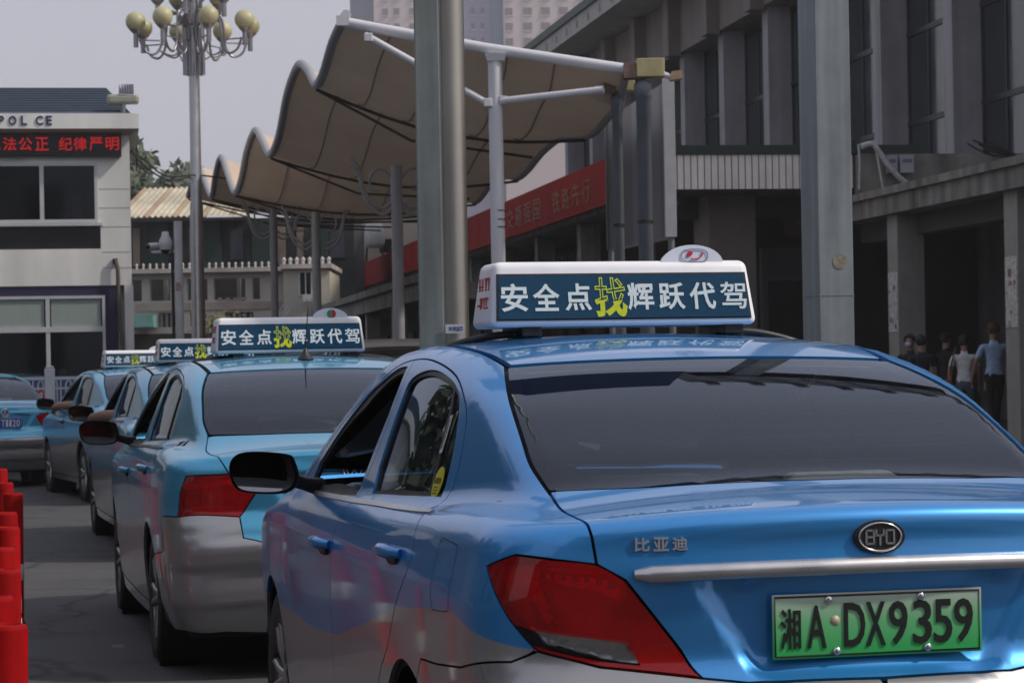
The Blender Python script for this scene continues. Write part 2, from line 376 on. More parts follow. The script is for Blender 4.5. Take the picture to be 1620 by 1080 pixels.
def paint(name, top, low=(.42, .42, .43), curve=None, metal=.5, coat=1., cr=0.):
    """two-tone taxi paint: metallic colour above a sweeping line along the flank, silver below"""
    m = bpy.data.materials.new(name); m.use_nodes = True; n = m.node_tree; b = n.nodes['Principled BSDF']; L = n.links.new
    tc = n.nodes.new('ShaderNodeTexCoord')
    b.inputs['Metallic'].default_value = metal; b.inputs['Roughness'].default_value = .38; b.inputs['Coat Weight'].default_value = coat
    fl = n.nodes.new('ShaderNodeTexNoise'); fl.inputs['Scale'].default_value = 900; L(tc.outputs['Object'], fl.inputs[0])
    ds = n.nodes.new('ShaderNodeTexNoise'); ds.inputs['Scale'].default_value = 3.5; ds.inputs['Detail'].default_value = 8; L(tc.outputs['Object'], ds.inputs[0])
    dr = n.nodes.new('ShaderNodeMapRange'); dr.inputs[1].default_value = .35; dr.inputs[2].default_value = .75; dr.inputs[3].default_value = .02 + cr; dr.inputs[4].default_value = .10 + cr; L(ds.outputs[0], dr.inputs[0]); L(dr.outputs[0], b.inputs['Coat Roughness'])
    fr = n.nodes.new('ShaderNodeMapRange'); fr.inputs[3].default_value = .86; fr.inputs[4].default_value = 1.14; L(fl.outputs[0], fr.inputs[0])
    mx = n.nodes.new('ShaderNodeMix'); mx.data_type = 'RGBA'; mx.inputs[6].default_value = (*low, 1); mx.inputs[7].default_value = (*top, 1); mx.inputs[0].default_value = 1
    if curve:
        sp = n.nodes.new('ShaderNodeSeparateXYZ'); L(tc.outputs['Object'], sp.inputs[0])
        dv = n.nodes.new('ShaderNodeMath'); dv.operation = 'DIVIDE'; dv.inputs[1].default_value = 4.7; L(sp.outputs[1], dv.inputs[0])
        cr = n.nodes.new('ShaderNodeValToRGB'); L(dv.outputs[0], cr.inputs[0]); el = cr.color_ramp.elements
        while len(el) < len(curve): el.new(.5)
        for e, (a, z) in zip(sorted(el, key=lambda q: q.position), curve): pass
        for i, (a, z) in enumerate(curve): el[i].position = a / 4.7
        for i, (a, z) in enumerate(curve): el[i].color = (z, z, z, 1)
        su = n.nodes.new('ShaderNodeMath'); su.operation = 'SUBTRACT'; L(sp.outputs[2], su.inputs[0]); L(cr.outputs[0], su.inputs[1])
        ss = n.nodes.new('ShaderNodeMapRange'); ss.inputs[1].default_value = -.002; ss.inputs[2].default_value = .002; L(su.outputs[0], ss.inputs[0]); L(ss.outputs[0], mx.inputs[0])
    m2 = n.nodes.new('ShaderNodeMix'); m2.data_type = 'RGBA'; m2.blend_type = 'MULTIPLY'; m2.inputs[0].default_value = 1; L(mx.outputs[2], m2.inputs[6]); L(fr.outputs[0], m2.inputs[7]); 
    d2 = n.nodes.new('ShaderNodeTexNoise'); d2.inputs['Scale'].default_value = 2.2; d2.inputs['Detail'].default_value = 10; d2.inputs['Roughness'].default_value = .72; L(tc.outputs['Object'], d2.inputs[0])
    dm = n.nodes.new('ShaderNodeMapRange'); dm.inputs[1].default_value = .42; dm.inputs[2].default_value = .80; dm.inputs[3].default_value = .02; dm.inputs[4].default_value = .13; L(d2.outputs[0], dm.inputs[0])
    m3 = n.nodes.new('ShaderNodeMix'); m3.data_type = 'RGBA'; L(dm.outputs[0], m3.inputs[0]); L(m2.outputs[2], m3.inputs[6]); m3.inputs[7].default_value = (.26, .25, .24, 1); L(m3.outputs[2], b.inputs['Base Color'])
    return m

def led_mat(name, col, es, pitch=.0035, floor=.25):
    m = bpy.data.materials.new(name); m.use_nodes = True; n = m.node_tree; b = n.nodes['Principled BSDF']; L = n.links.new
    tc = n.nodes.new('ShaderNodeTexCoord'); sp = n.nodes.new('ShaderNodeSeparateXYZ'); L(tc.outputs['Object'], sp.inputs[0]); w = []
    for k in (0, 2):
        q = n.nodes.new('ShaderNodeMath'); q.operation = 'MULTIPLY'; q.inputs[1].default_value = 2 * math.pi / pitch; L(sp.outputs[k], q.inputs[0])
        s = n.nodes.new('ShaderNodeMath'); s.operation = 'SINE'; L(q.outputs[0], s.inputs[0]); r = n.nodes.new('ShaderNodeMapRange'); r.inputs[1].default_value = -.8; r.inputs[2].default_value = .5; r.inputs[3].default_value = floor; L(s.outputs[0], r.inputs[0]); w.append(r)
    q = n.nodes.new('ShaderNodeMath'); q.operation = 'MULTIPLY'; L(w[0].outputs[0], q.inputs[0]); L(w[1].outputs[0], q.inputs[1])
    s = n.nodes.new('ShaderNodeMath'); s.operation = 'MULTIPLY'; s.inputs[1].default_value = es; L(q.outputs[0], s.inputs[0]); L(s.outputs[0], b.inputs['Emission Strength'])
    b.inputs['Emission Color'].default_value = (*col, 1); b.inputs['Base Color'].default_value = (.004, .010, .018, 1); b.inputs['Roughness'].default_value = .8; b.inputs['Specular IOR Level'].default_value = .2
    return m

SILV = (.32, .32, .335)
LIV = [(0, .76), (.2, .80), (.45, .86), (.62, .85), (1.12, .81), (1.6, .72), (2.1, .64), (2.6, .61), (3.0, .62), (4.6, .60)]
BLACKP = mat('black_plastic', (.012, .012, .013), .45, var=.2, scale=30)
RUBBER = mat('tyre_rubber', (.018, .018, .018), .85, var=.3, scale=20, bump=.2)
SEAL = mat('window_seal', (.010, .010, .011), .5, var=.1)
CHROML = mat('bright_letter', (.66, .67, .69), .33, .7, var=.05)
LINER = mat('dark_liner', (.006, .006, .007), .8, var=0)
CHROME = mat('chrome', (.72, .72, .74), .16, 1., var=.05)
BRUSH = mat('satin_trim', (.55, .55, .56), .32, .9, var=.05)
SEATM = mat('seat_fabric', (.05, .047, .045), .9, var=.2, scale=40, bump=.3)
RIM = mat('alloy_rim', (.38, .39, .40), .35, .85, var=.1)
GREAR = glass('tinted_rear_glass', (.46, .47, .48), .92)
GSIDE = glass('tinted_side_glass', (.20, .21, .215), .85)
WHITEP = mat('white_sign_plastic', (.82, .82, .86), .35, var=.05, scale=9)
LEDBG = led_mat('led_panel_face', (.008, .062, .135), .9, floor=.35)
LEDW = led_mat('led_white', (.80, .88, .95), .85, floor=.55)
LEDY = led_mat('led_yellow', (.72, .78, .02), .8, floor=.55)
def redlens():
    m = bpy.data.materials.new('red_lamp_lens'); m.use_nodes = True; n = m.node_tree; n.nodes.clear(); L = n.links.new
    o = n.nodes.new('ShaderNodeOutputMaterial'); t = n.nodes.new('ShaderNodeBsdfTransparent'); t.inputs[0].default_value = (1., .09, .07, 1)
    d = n.nodes.new('ShaderNodeBsdfDiffuse'); d.inputs[0].default_value = (.70, .012, .014, 1)
    g = n.nodes.new('ShaderNodeBsdfGlossy'); g.inputs['Roughness'].default_value = .04; fr = n.nodes.new('ShaderNodeFresnel'); fr.inputs[0].default_value = 1.5
    a = n.nodes.new('ShaderNodeMixShader'); a.inputs[0].default_value = .68; L(d.outputs[0], a.inputs[1]); L(t.outputs[0], a.inputs[2])
    b = n.nodes.new('ShaderNodeMixShader'); L(fr.outputs[0], b.inputs[0]); L(a.outputs[0], b.inputs[1]); L(g.outputs[0], b.inputs[2]); L(b.outputs[0], o.inputs[0]); return m
REDL = redlens()
def reflector():
    m = bpy.data.materials.new('lamp_reflector'); m.use_nodes = True; n = m.node_tree; b = n.nodes['Principled BSDF']; L = n.links.new
    tc = n.nodes.new('ShaderNodeTexCoord'); v = n.nodes.new('ShaderNodeTexVoronoi'); v.inputs['Scale'].default_value = 38; L(tc.outputs['Object'], v.inputs[0])
    bp = n.nodes.new('ShaderNodeBump'); bp.inputs['Strength'].default_value = .5; bp.inputs['Distance'].default_value = .01; L(v.outputs[0], bp.inputs['Height']); L(bp.outputs[0], b.inputs['Normal'])
    b.inputs['Base Color'].default_value = (.75, .74, .72, 1); b.inputs['Metallic'].default_value = .9; b.inputs['Roughness'].default_value = .25; return m
REFL = reflector()
REFLD = mat('lamp_inner_red', (.55, .02, .02), .35, var=.7, scale=11)
REFLB = mat('lamp_inner_bright', (1., .22, .18), .3, var=.2, scale=60)
CLEARL = glass('clear_lamp_lens', (.85, .85, .85), .95)

def seg(a, *rest): return [Vector(p) for p in (a, *rest)]
def side(pts, l=-.86): return [(l, a, z) for a, z in pts]
def sp3(pts, n=4): return [tuple(p) for p in spline([Vector(p) for p in pts], n)]
def make_taxi(name, top, style, sign=True):
    """a four-door saloon built panel by panel; x lateral, y forward from the rear bumper, z up"""
    jet = style == 'jetta'
    S = Shell(.045 if jet else 0.)
    R = empty(name)
    liv = LIV if not jet else [(0, .73), (.2, .74), (.36, .745), (.42, .56), (.66, .55), (1.12, .70), (1.6, .66), (2.1, .62), (2.6, .60), (4.6, .60)]
    PS = paint(name + '_two_tone', top, SILV, liv, .5, .7, .02); PT = paint(name + '_solid', top); PB = paint(name + '_silver', SILV, metal=.72)
    D1 = [(-.86, 1.515, .262), (-.86, 1.505, .45), (-.86, 1.40, .60), (-.87, 1.24, .70), (-.87, 1.117, .812), (-.86, .99, .90), (-.86, .975, .963), (-.83, 1.02, 1.01), (-.78, 1.115, 1.06)]
    D1 = sp3(D1, 3)
    TOP = sp3([(-.78, 1.115, 1.06), (-.74, 1.105, 1.14), (-.695, 1.147, 1.232), (-.668, 1.228, 1.311), (-.647, 1.446, 1.384), (-.637, 1.776, 1.425), (-.638, 2.009, 1.434), (-.65, 2.25, 1.416), (-.681, 2.471, 1.367), (-.738, 2.876, 1.232), (-.783, 3.155, 1.102), (-.80, 3.33, 1.025)], 4)
    BL = [(-.80, 2.055, 1.42), (-.80, 2.07, 1.2), (-.80, 2.10, 1.07), (-.86, 2.16, 1.0), (-.88, 2.19, .85), (-.88, 2.20, .5), (-.86, 2.20, .262)]
    kB = min(range(len(TOP)), key=lambda i: abs(TOP[i][1] - 2.05))
    AL = [(-.80, 3.33, 1.025), (-.84, 3.30, .95), (-.87, 3.34, .8), (-.87, 3.36, .55), (-.86, 3.33, .262)]
    rear_door = D1 + TOP[1:kB + 1] + BL[1:]
    front_door = BL[::-1][:-1] + TOP[kB:] + AL[1:]
    swin = sp3([(-.75, 1.166, 1.082), (-.78, 1.55, 1.068), (-.79, 1.935, 1.052)], 4) + sp3([(-.77, 1.965, 1.12), (-.69, 1.99, 1.30), (-.665, 1.975, 1.372), (-.65, 1.75, 1.397), (-.65, 1.50, 1.374), (-.66, 1.34, 1.338), (-.68, 1.262, 1.29)], 4) + sp3([(-.70, 1.205, 1.205), (-.72, 1.18, 1.14)], 2)
    rwin = sp3([(-.763, 1.305, 1.078), (-.78, 1.55, 1.068), (-.79, 1.93, 1.052)], 3) + sp3([(-.77, 1.96, 1.12), (-.69, 1.985, 1.30), (-.665, 1.97, 1.368), (-.65, 1.75, 1.392), (-.65, 1.52, 1.374), (-.655, 1.44, 1.358)], 3) + [(-.68, 1.385, 1.30), (-.71, 1.346, 1.20)]
    qwin = [(-.75, 1.170, 1.081), (-.763, 1.288, 1.078), (-.71, 1.328, 1.20), (-.68, 1.368, 1.30), (-.66, 1.41, 1.35)] + sp3([(-.665, 1.335, 1.334), (-.68, 1.265, 1.288), (-.705, 1.21, 1.205)], 3)
    fwin = sp3([(-.81, 2.15, 1.042), (-.82, 2.6, 1.028), (-.80, 3.12, 1.018)], 3) + sp3([(-.77, 3.06, 1.10), (-.73, 2.83, 1.215), (-.69, 2.57, 1.325), (-.67, 2.40, 1.372), (-.65, 2.25, 1.40), (-.645, 2.12, 1.405)], 3) + [(-.70, 2.105, 1.27)]
    arch = lambda c, a0, a1, n=14, r=.372: [(-.86, c + r * math.cos(t), .315 + r * math.sin(t)) for t in [math.radians(a0 + (a1 - a0) * i / n) for i in range(n + 1)]]
    RA, FA = 1.02, 3.69
    gl_edge = sp3([(-.535, 1.345, 1.408), (-.565, 1.2, 1.365), (-.60, 1.0, 1.311), (-.618, .80, 1.223), (-.626, .68, 1.167), (-.622, .55, 1.12)], 4)
    lid_e = sp3([(-.620, .527, 1.117), (-.632, .33, 1.095), (-.623, .171, 1.062), (-.612, .142, .978)], 3)
    if jet:
        lid_e = sp3([(-.622, .52, 1.10), (-.655, .35, 1.075), (-.60, .16, 1.0), (-.57, .13, .945)], 3)
        lamp = [(-.755, .20, .938), (-.57, .13, .945), (-.47, .12, .935), (-.42, .11, .90), (-.50, .12, .78), (-.525, .12, .748), (-.80, .225, .748), (-.785, .215, .86)]
        lamp_top = [(-.57, .13, .945), (-.755, .20, .938), (-.785, .215, .86)]
        lamp_out = [(-.80, .225, .748)]
        bump_line = [(-.80, .225, .748), (-.83, .36, .745), (-.86, .40, .58), (-.87, .70, .55)]
        lid_low = [(-.525, .12, .748), (-.515, .07, .655), (-.43, .05, .63), (0.0, .02, .625)]
        lid_in = [(-.47, .12, .935), (-.42, .11, .90), (-.50, .12, .78)]
    else:
        lamp = [(-.822, .29, .971)] + sp3([(-.773, .223, .999), (-.70, .17, .990), (-.612, .142, .978), (-.553, .127, .943)], 3) + [(-.397, .087, .732), (-.609, .141, .758), (-.737, .183, .793), (-.79, .215, .86)]
        lamp_top = [(-.612, .142, .978), (-.70, .17, .990), (-.773, .223, .999), (-.822, .29, .971)]
        lamp_out = [(-.79, .215, .86), (-.737, .183, .793)]
        bump_line = [(-.737, .183, .793), (-.785, .22, .768), (-.84, .40, .74), (-.875, .62, .722), (-.879, .80, .715), (-.879, .865, .655)]
        lid_in = [(-.553, .127, .943), (-.397, .087, .732)]; lid_low = [(-.30, .075, .712), (0.0, .07, .706)]
    a_lo = math.degrees(math.atan2(bump_line[-1][2] - .315, bump_line[-1][1] - RA))
    rail = sp3([(-.80, 3.33, 1.025), (-.775, 3.45, 1.03), (-.72, 3.22, 1.13), (-.64, 2.86, 1.29), (-.575, 2.60, 1.40), (-.555, 2.42, 1.452), (-.552, 2.0, 1.472), (-.548, 1.6, 1.455), (-.535, 1.345, 1.408)], 4)
    body_side = D1 + TOP[1:] + rail[1:-1] + gl_edge + lid_e[1:] + lamp_top[1:] + lamp_out + bump_line + arch(RA, a_lo, 3)[1:] + [(-.86, 1.395, .262)]
    half = lambda pts: [(-.86 if p[0] < 0 else p[0], p[1], p[2]) for p in pts]
    oblq = (1, .35, -.35)
    bumper = [(.0025, 0, lid_low[-1][2] - .002)] + lid_low[::-1] + ([] if not jet else []) + ([(-.397, .087, .732)] if not jet else []) + (lamp[lamp.index((-.609, .141, .758)):lamp.index((-.737, .183, .793))] if not jet else []) + bump_line + arch(RA, a_lo, 188, 10)[1:] + [(-.84, .60, .225), (-.80, .25, .215), (-.6, .13, .21), (.0025, .09, .20)]
    bumper = [q for i, q in enumerate(bumper) if i == 0 or (Vector(q) - Vector(bumper[i - 1])).length > 1e-4]
    fr_arch = arch(FA, 177, 8, 14)
    fender = [AL[-1], AL[-2], AL[-3], AL[-4], AL[0], (-.775, 3.45, 1.03), (-.74, 3.7, 1.0), (-.70, 4.1, .93), (-.69, 4.28, .86), (-.76, 4.30, .78), (-.82, 4.2, .70), (-.85, 4.08, .62), (-.86, 4.065, .4)] + fr_arch[::-1] + [(-.86, 3.31, .262)]
    fbump = [(.0025, 4.6, .72), (-.30, 4.58, .72), (-.42, 4.5, .70), (-.62, 4.42, .70), (-.82, 4.2, .70), (-.85, 4.08, .62), (-.86, 4.07, .30), (-.84, 4.15, .215), (-.6, 4.45, .21), (.0025, 4.6, .20)]
    hood = [(0, 3.62, 1.03), (-.4, 3.58, 1.03), (-.74, 3.50, 1.02), (-.735, 3.7, 1.0), (-.695, 4.1, .93), (-.66, 4.3, .86), (-.45, 4.47, .80), (-.2, 4.56, .76), (0, 4.58, .75)]
    hood = hood + [(-x, a, z) for x, a, z in hood[-2:0:-1]]
    headl = [(-.69, 4.28, .86), (-.76, 4.30, .78), (-.82, 4.2, .70), (-.62, 4.42, .70), (-.42, 4.5, .70), (-.44, 4.48, .78), (-.655, 4.32, .845)]
    grille = [(-.42, 4.5, .70), (-.42, 4.5, .79), (-.2, 4.57, .75), (.2, 4.57, .75), (.42, 4.5, .79), (.42, 4.5, .70), (.3, 4.55, .72), (-.3, 4.55, .72)]
    sill = [(-.86, 1.40, .258), (-.86, 3.315, .258), (-.82, 3.33, .20), (-.82, 1.40, .20)]
    roof_l = [(-.518, 1.36, 1.41), (-.532, 1.6, 1.45), (-.535, 2.0, 1.475), (-.54, 2.40, 1.46), (-.50, 2.58, 1.44), (-.25, 2.66, 1.45), (0, 2.69, 1.45)]
    roof = [(0, 1.345, 1.435), (-.25, 1.347, 1.43)] + roof_l; roof = roof + [(-x, a, z) for x, a, z in roof[-2:0:-1]]
    rg_half = [(0, .49, 1.125), (-.4, .505, 1.122), (-.60, .53, 1.12)] + gl_edge[::-1] + [(-.25, 1.343, 1.43), (0, 1.34, 1.435)]
    rg_half = [(x * .995, a, z) for x, a, z in rg_half]
    rglass = rg_half + [(-x, a, z) for x, a, z in rg_half[-2:0:-1]]
    wsh = [(0, 3.60, 1.04), (-.45, 3.55, 1.04), (-.74, 3.42, 1.04)] + [(x * .99, a, z) for x, a, z in rail[5:21]] + [(-.25, 2.67, 1.45), (0, 2.70, 1.45)]
    wsh = wsh + [(-x, a, z) for x, a, z in wsh[-2:0:-1]]
    lid_h = [(0, .475, 1.12), (-.4, .492, 1.12)] + lid_e + lid_in + lid_low
    lid = lid_h + [(-x, a, z) for x, a, z in lid_h[-2:0:-1]]
    liners = []
    def both(nm, c, d, m, **k):
        a = cut(S, c, d, **k); panel(nm, a, m, R); panel(nm, mirror(a), m, R)
    def liner(c, d, holes=()):
        a = cut(S, c, d, gap=-.016, off=-.015, holes=holes, grid=.08, lip=0, edge=.04); liners.extend([a, mirror(a)])
    for nm, c, d, m, hs in (('body_side', body_side, oblq, PS, []), ('rear_door', rear_door, (1, 0, -.1), PS, [swin]), ('front_door', front_door, (1, 0, -.1), PS, [fwin]),
                            ('fender', fender, (1, -.3, -.25), PS, [])):
        both(nm, c, d, m, holes=hs, grid=.03)
        if hs or nm == 'fender' or nm == 'body_side': liner(c, d, hs)
    bl = cut(S, bumper, (.75, .65, .12), grid=.03); panel('rear_bumper', join([bl, mirror(bl)]), PB, R); liner(bumper, (.75, .65, .12))
    bl = cut(S, fbump, (.7, -.7, .1), grid=.04); panel('front_bumper', join([bl, mirror(bl)]), PB, R); liner(fbump, (.7, -.7, .1))
    both('sill', sill, (1, 0, .2), PB, grid=.05)
    panel('hood', cut(S, hood, (0, -.45, -.9), grid=.045), PT, R); panel('grille', cut(S, grille, (0, -1, 0), grid=.04, off=-.01), BLACKP, R)
    both('headlamp', headl, (.5, -.8, -.3), CLEARL, grid=.03); both('headlamp_bowl', headl, (.5, -.8, -.3), REFL, grid=.03, off=-.03, gap=.004)
    rp = panel('roof', cut(S, roof, (0, 0, -1), grid=.04), PT, R)
    hl = cut(S, roof, (0, 0, -1), gap=-.02, off=-.025, grid=.1, lip=0); panel('headliner', hl, mat('headliner_cloth', (.10, .098, .092), .9), R)
    panel('trunk_lid', cut(S, lid, (0, .72, -.60), grid=.016, edge=.018), PT, R)
    lb = cut(S, lid_h + [(.01, .07, .71), (.01, .475, 1.12)] if not jet else lid_h + [(.01, .02, .62), (.01, .475, 1.12)], (0, .72, -.6), gap=-.016, off=-.04, grid=.09, lip=0); liners += [lb, mirror(lb)]
    # glass, with a dark printed border and rubber seals
    rgl = panel('rear_window', cut(S, rglass, (0, .62, -.78), gap=.004, off=-.004, grid=.035), GREAR, R)
    inn = [(0, .545, 1.146), (-.4, .56, 1.143), (-.575, .585, 1.143), (-.592, .66, 1.165), (-.588, .80, 1.226), (-.562, 1.0, 1.315), (-.525, 1.18, 1.36), (-.49, 1.31, 1.40), (-.25, 1.315, 1.424), (0, 1.312, 1.427)]
    inn = inn + [(-x, a, z) for x, a, z in inn[-2:0:-1]]
    panel('window_border', cut(S, rglass, (0, .62, -.78), gap=.006, off=-.014, holes=[inn], grid=.04, lip=0), SEAL, rgl)
    panel('windshield', cut(S, wsh, (0, -.62, -.78), gap=.004, off=-.004, grid=.05), GSIDE, R)
    def seal_of(hole, wd):
        cen = np.mean(np.array(hole), 0); shr = [tuple(cen + (np.array(p) - cen) * (1 - wd / max(.06, np.linalg.norm(np.array(p) - cen)))) for p in hole]
        return cut(S, hole, (1, 0, -.1), gap=-.002, off=-.006, holes=[shr], grid=.04, lip=.01)
    for nm, hole, wd in (('rear_side_window', rwin, 0), ('quarter_window', qwin, 0), ('front_side_window', fwin, 0)):
        a = cut(S, hole, (1, 0, -.1), gap=.001, off=-.012, grid=.05, lip=0)
        for sd in (0, 1):
            if nm != 'front_side_window' or sd: panel(nm, mirror(a) if sd else a, GSIDE, R)      # the driver's window is wound down
    for hole, wd in ((swin, .014), (fwin, .034)):  # front seal widened: its black stands in for the shaded door frame
        sl = seal_of(hole, wd); panel('window_seal', sl, SEAL, R); panel('window_seal', mirror(sl), SEAL, R)
    both('window_divider', [(-.76, 1.284, 1.079), (-.76, 1.309, 1.078), (-.71, 1.35, 1.20), (-.68, 1.39, 1.30), (-.66, 1.436, 1.356), (-.66, 1.41, 1.352), (-.68, 1.364, 1.30), (-.71, 1.325, 1.20)], (1, 0, -.1), SEAL, gap=0, off=-.007, grid=.03, lip=.008)
    for k in range(11):      # heater wires on the rear glass
        a_ = .62 + k * .066; pts = S.snap(np.array([(l, a_ + .10 * l * l, float(np.interp(a_, [.5, .67, .92, 1.22, 1.34], [1.125, 1.2, 1.3, 1.4, 1.43]))) for l in np.linspace(-.50, .50, 13)]))
        MB().tube([tuple(p - n_ * .009) for p, n_ in zip(pts, S.normal(pts))], .0011, 4, False).build('heater_wire', mat('heater_wire', (.10, .06, .04), .5, var=0), rgl)
    belt = [(-.80, 1.02, 1.066), (-.81, 1.5, 1.052), (-.82, 2.1, 1.036), (-.82, 2.7, 1.022), (-.81, 3.15, 1.008), (-.81, 3.15, .996), (-.83, 2.7, 1.008), (-.83, 2.1, 1.022), (-.82, 1.5, 1.038), (-.81, 1.02, 1.052)]
    both('belt_trim', belt, (1, 0, -.1), BRUSH if not jet else SEAL, off=.004, gap=0, grid=.03, lip=.006, edge=.05)
    # lamps
    la = cut(S, lamp, (.75, .66, -.1), off=.001, grid=.02, gap=.003); lb = cut(S, lamp, (.75, .66, -.1), off=-.03, grid=.03, gap=.006)
    if not jet:
        cl = sp3([(-.782, .208, .848), (-.737, .181, .834), (-.64, .145, .818), (-.553, .132, .806)], 3) + sp3([(-.529, .126, .763), (-.62, .145, .776), (-.70, .168, .795), (-.76, .19, .815)], 3)
        la = cut(S, lamp, (.75, .66, -.1), off=.001, grid=.02, gap=.003, holes=[cl]); lc = cut(S, cl, (.75, .66, -.1), off=.001, grid=.02, gap=0)
        br1 = [(-.745, .17, .965), (-.60, .14, .945), (-.55, .12, .915), (-.56, .12, .895), (-.61, .14, .92), (-.70, .16, .94)]
        br2 = [(-.765, .2, .95), (-.735, .18, .945), (-.705, .17, .86), (-.72, .17, .85)]
    else:
        br1 = [(-.78, .21, .90), (-.55, .12, .92), (-.53, .12, .90), (-.76, .2, .875)]; br2 = [(-.74, .2, .80), (-.55, .13, .80), (-.55, .13, .785), (-.74, .2, .785)]
    for sd in (0, 1):
        M_ = (lambda c: mirror(c)) if sd else (lambda c: c)
        t = panel('tail_lamp', M_(la), REDL, R); panel('lamp_bowl', M_(lb), REFLD, t)
        for b_ in (br1, br2): panel('lamp_band', M_(cut(S, b_, (.75, .66, -.1), off=-.006, grid=.02, gap=0)), REFLB, t)
        if not jet:
            panel('clear_lens', M_(lc), CLEARL, t); panel('clear_bowl', M_(cut(S, cl, (.75, .66, -.1), off=-.022, grid=.02, gap=-.004)), REFL, t)
            for i in range(7):
                l = -.735 + i * .026; p0 = S.snap(np.array([(l, .15, .962 - i * .0035 - max(0, i - 4) * .004)])); c = p0[0] - S.normal(p0)[0] * .008
                MB().box(-.008, .008, -.003, .003, -.008, .008).build('lamp_cell', LINER, t).location = (c[0] * (-1 if sd else 1), c[1], c[2])
    # handles, mirrors, fuel flap
    for a0, z0 in ((1.20, .945), (2.30, .893)):
        pts = [S.snap(np.array([(-.87, a0 + da, z0 + dz)]))[0] for da, dz in ((-.10, 0), (-.07, .002), (0, .004), (.07, .002), (.10, 0))]
        offs = [.004, .03, .036, .03, .004]
        for sd in (1, -1):
            MB().tube([(sd * (p[0] - o), p[1], p[2]) for p, o in zip(pts, offs)], [.012, .017, .018, .017, .012], 10).build('door_handle', PT, R)
            b = MB(); b.tube([(sd * (p[0] - .002), p[1], p[2] - .022) for p in pts[1:4]], [.012, .02, .012], 8); b.build('handle_bowl', SEAL, R)
    for sd in (1, -1):
        b = MB()
        prof = [(-.89, 2.80, 1.06), (-.90, 2.80, 1.12), (-.93, 2.79, 1.145), (-1.06, 2.77, 1.155), (-1.11, 2.77, 1.125), (-1.105, 2.78, 1.06), (-1.06, 2.79, 1.025), (-.93, 2.80, 1.02)]
        front = [(-.90, 2.90, 1.06), (-.91, 2.91, 1.11), (-.93, 2.92, 1.125), (-1.04, 2.90, 1.13), (-1.075, 2.89, 1.11), (-1.07, 2.89, 1.07), (-1.04, 2.90, 1.045), (-.93, 2.92, 1.04)]
        prof = [tuple(p) for p in spline(prof, 4, True)]; front = [tuple(p) for p in spline(front, 4, True)]
        n = len(prof); mid = [tuple((np.array(p) * .75 + np.array(q) * .25) + (np.array(p) - np.mean(prof, 0)) * .05) for p, q in zip(prof, front)]
        V = [(sd * -x * -1, y, z) for x, y, z in prof + mid + front]
        Fc = [tuple(range(2 * n, 3 * n))] + [(r * n + i, r * n + (i + 1) % n, (r + 1) * n + (i + 1) % n, (r + 1) * n + i) for r in (0, 1) for i in range(n)]
        b.add(V, Fc, True); mo = b.build('mirror_housing', BLACKP, R)
        c = np.mean(prof, 0); MB().prism([(sd * (c[0] + (p[0] - c[0]) * .93), 2.812 + (p[0] - c[0]) * .30, c[2] + (p[2] - c[2]) * .9) for p in prof], (0, .004, 0)).build('mirror_glass', mat('mirror_glass', (.55, .57, .6), .03, 1., var=0), mo)
        MB().tube([(sd * -.80, 2.93, 1.03), (sd * -.86, 2.90, 1.045), (sd * -.93, 2.86, 1.07)], [.03, .022, .026], 8).build('mirror_arm', BLACKP, mo)
    fuel = sp3([(-.85, .52, 1.005), (-.84, .64, 1.008), (-.845, .70, .995), (-.87, .68, .86), (-.87, .62, .846), (-.87, .50, .855)], 2)
    fa = cut(S, fuel, (1, 0, -.1), gap=0, off=.0012, grid=.03, lip=.002, edge=.03)
    fi = [tuple(np.mean(np.array(fuel), 0) + (np.array(p) - np.mean(np.array(fuel), 0)) * .985) for p in fuel]
    panel('fuel_flap_gap', cut(S, fuel, (1, 0, -.1), gap=-.0006, off=.0006, holes=[fi], grid=.03, lip=0, edge=.03), SEAL, R)
    # inner body, cabin
    panel('inner_body', join(liners), LINER, R)
    MB().box(-.74, .74, .25, 4.35, .19, .23).build('floor_pan', LINER, R)
    for s_ in (-1, 1):
        for c in (RA, FA): MB().lathe([(.385, s_ * .845), (.385, s_ * .56), (.05, s_ * .56)], 22, (0, c, .33), 'x').build('wheel_well', LINER, R)
    MB().box(-.62, .62, .60, 1.0, 1.06, 1.085).build('parcel_shelf', SEATM, R)
    MB().hexa([(-.05, .60, 1.085), (.33, .60, 1.085), (.33, .70, 1.085), (-.05, .70, 1.085)], [(.01, .63, 1.14), (.25, .63, 1.14), (.25, .68, 1.14), (.01, .68, 1.14)]).build('high_brake_lamp', mat('brake_lamp_cover', (.80, .88, .86), .4), R, .006)
    for sx in (-.36, .36):
        st = MB().hexa([(sx - .24, 1.98, .35), (sx + .24, 1.98, .35), (sx + .24, 2.5, .38), (sx - .24, 2.5, .38)], [(sx - .24, 2.0, .52), (sx + .24, 2.0, .52), (sx + .24, 2.5, .55), (sx - .24, 2.5, .55)]).build('front_seat', SEATM, R, .04, 3)
        MB().hexa([(sx - .24, 1.92, .50), (sx + .24, 1.92, .50), (sx + .24, 2.08, .52), (sx - .24, 2.08, .52)], [(sx - .18, 1.74, 1.10), (sx + .18, 1.74, 1.10), (sx + .18, 1.84, 1.10), (sx - .18, 1.84, 1.10)]).build('seat_back', SEATM, st, .04, 3)
        MB().box(sx - .12, sx + .12, 1.71, 1.81, 1.13, 1.30).build('headrest', SEATM, st, .035, 3)
    MB().box(-.66, .66, 1.0, 1.5, .40, .55).build('rear_seat', SEATM, R, .04, 3)
    MB().hexa([(-.66, .95, .50), (.66, .95, .50), (.66, 1.10, .50), (-.66, 1.10, .50)], [(-.60, .80, 1.07), (.60, .80, 1.07), (.60, .92, 1.07), (-.60, .92, 1.07)]).build('rear_seat_back', SEATM, R, .03, 2)
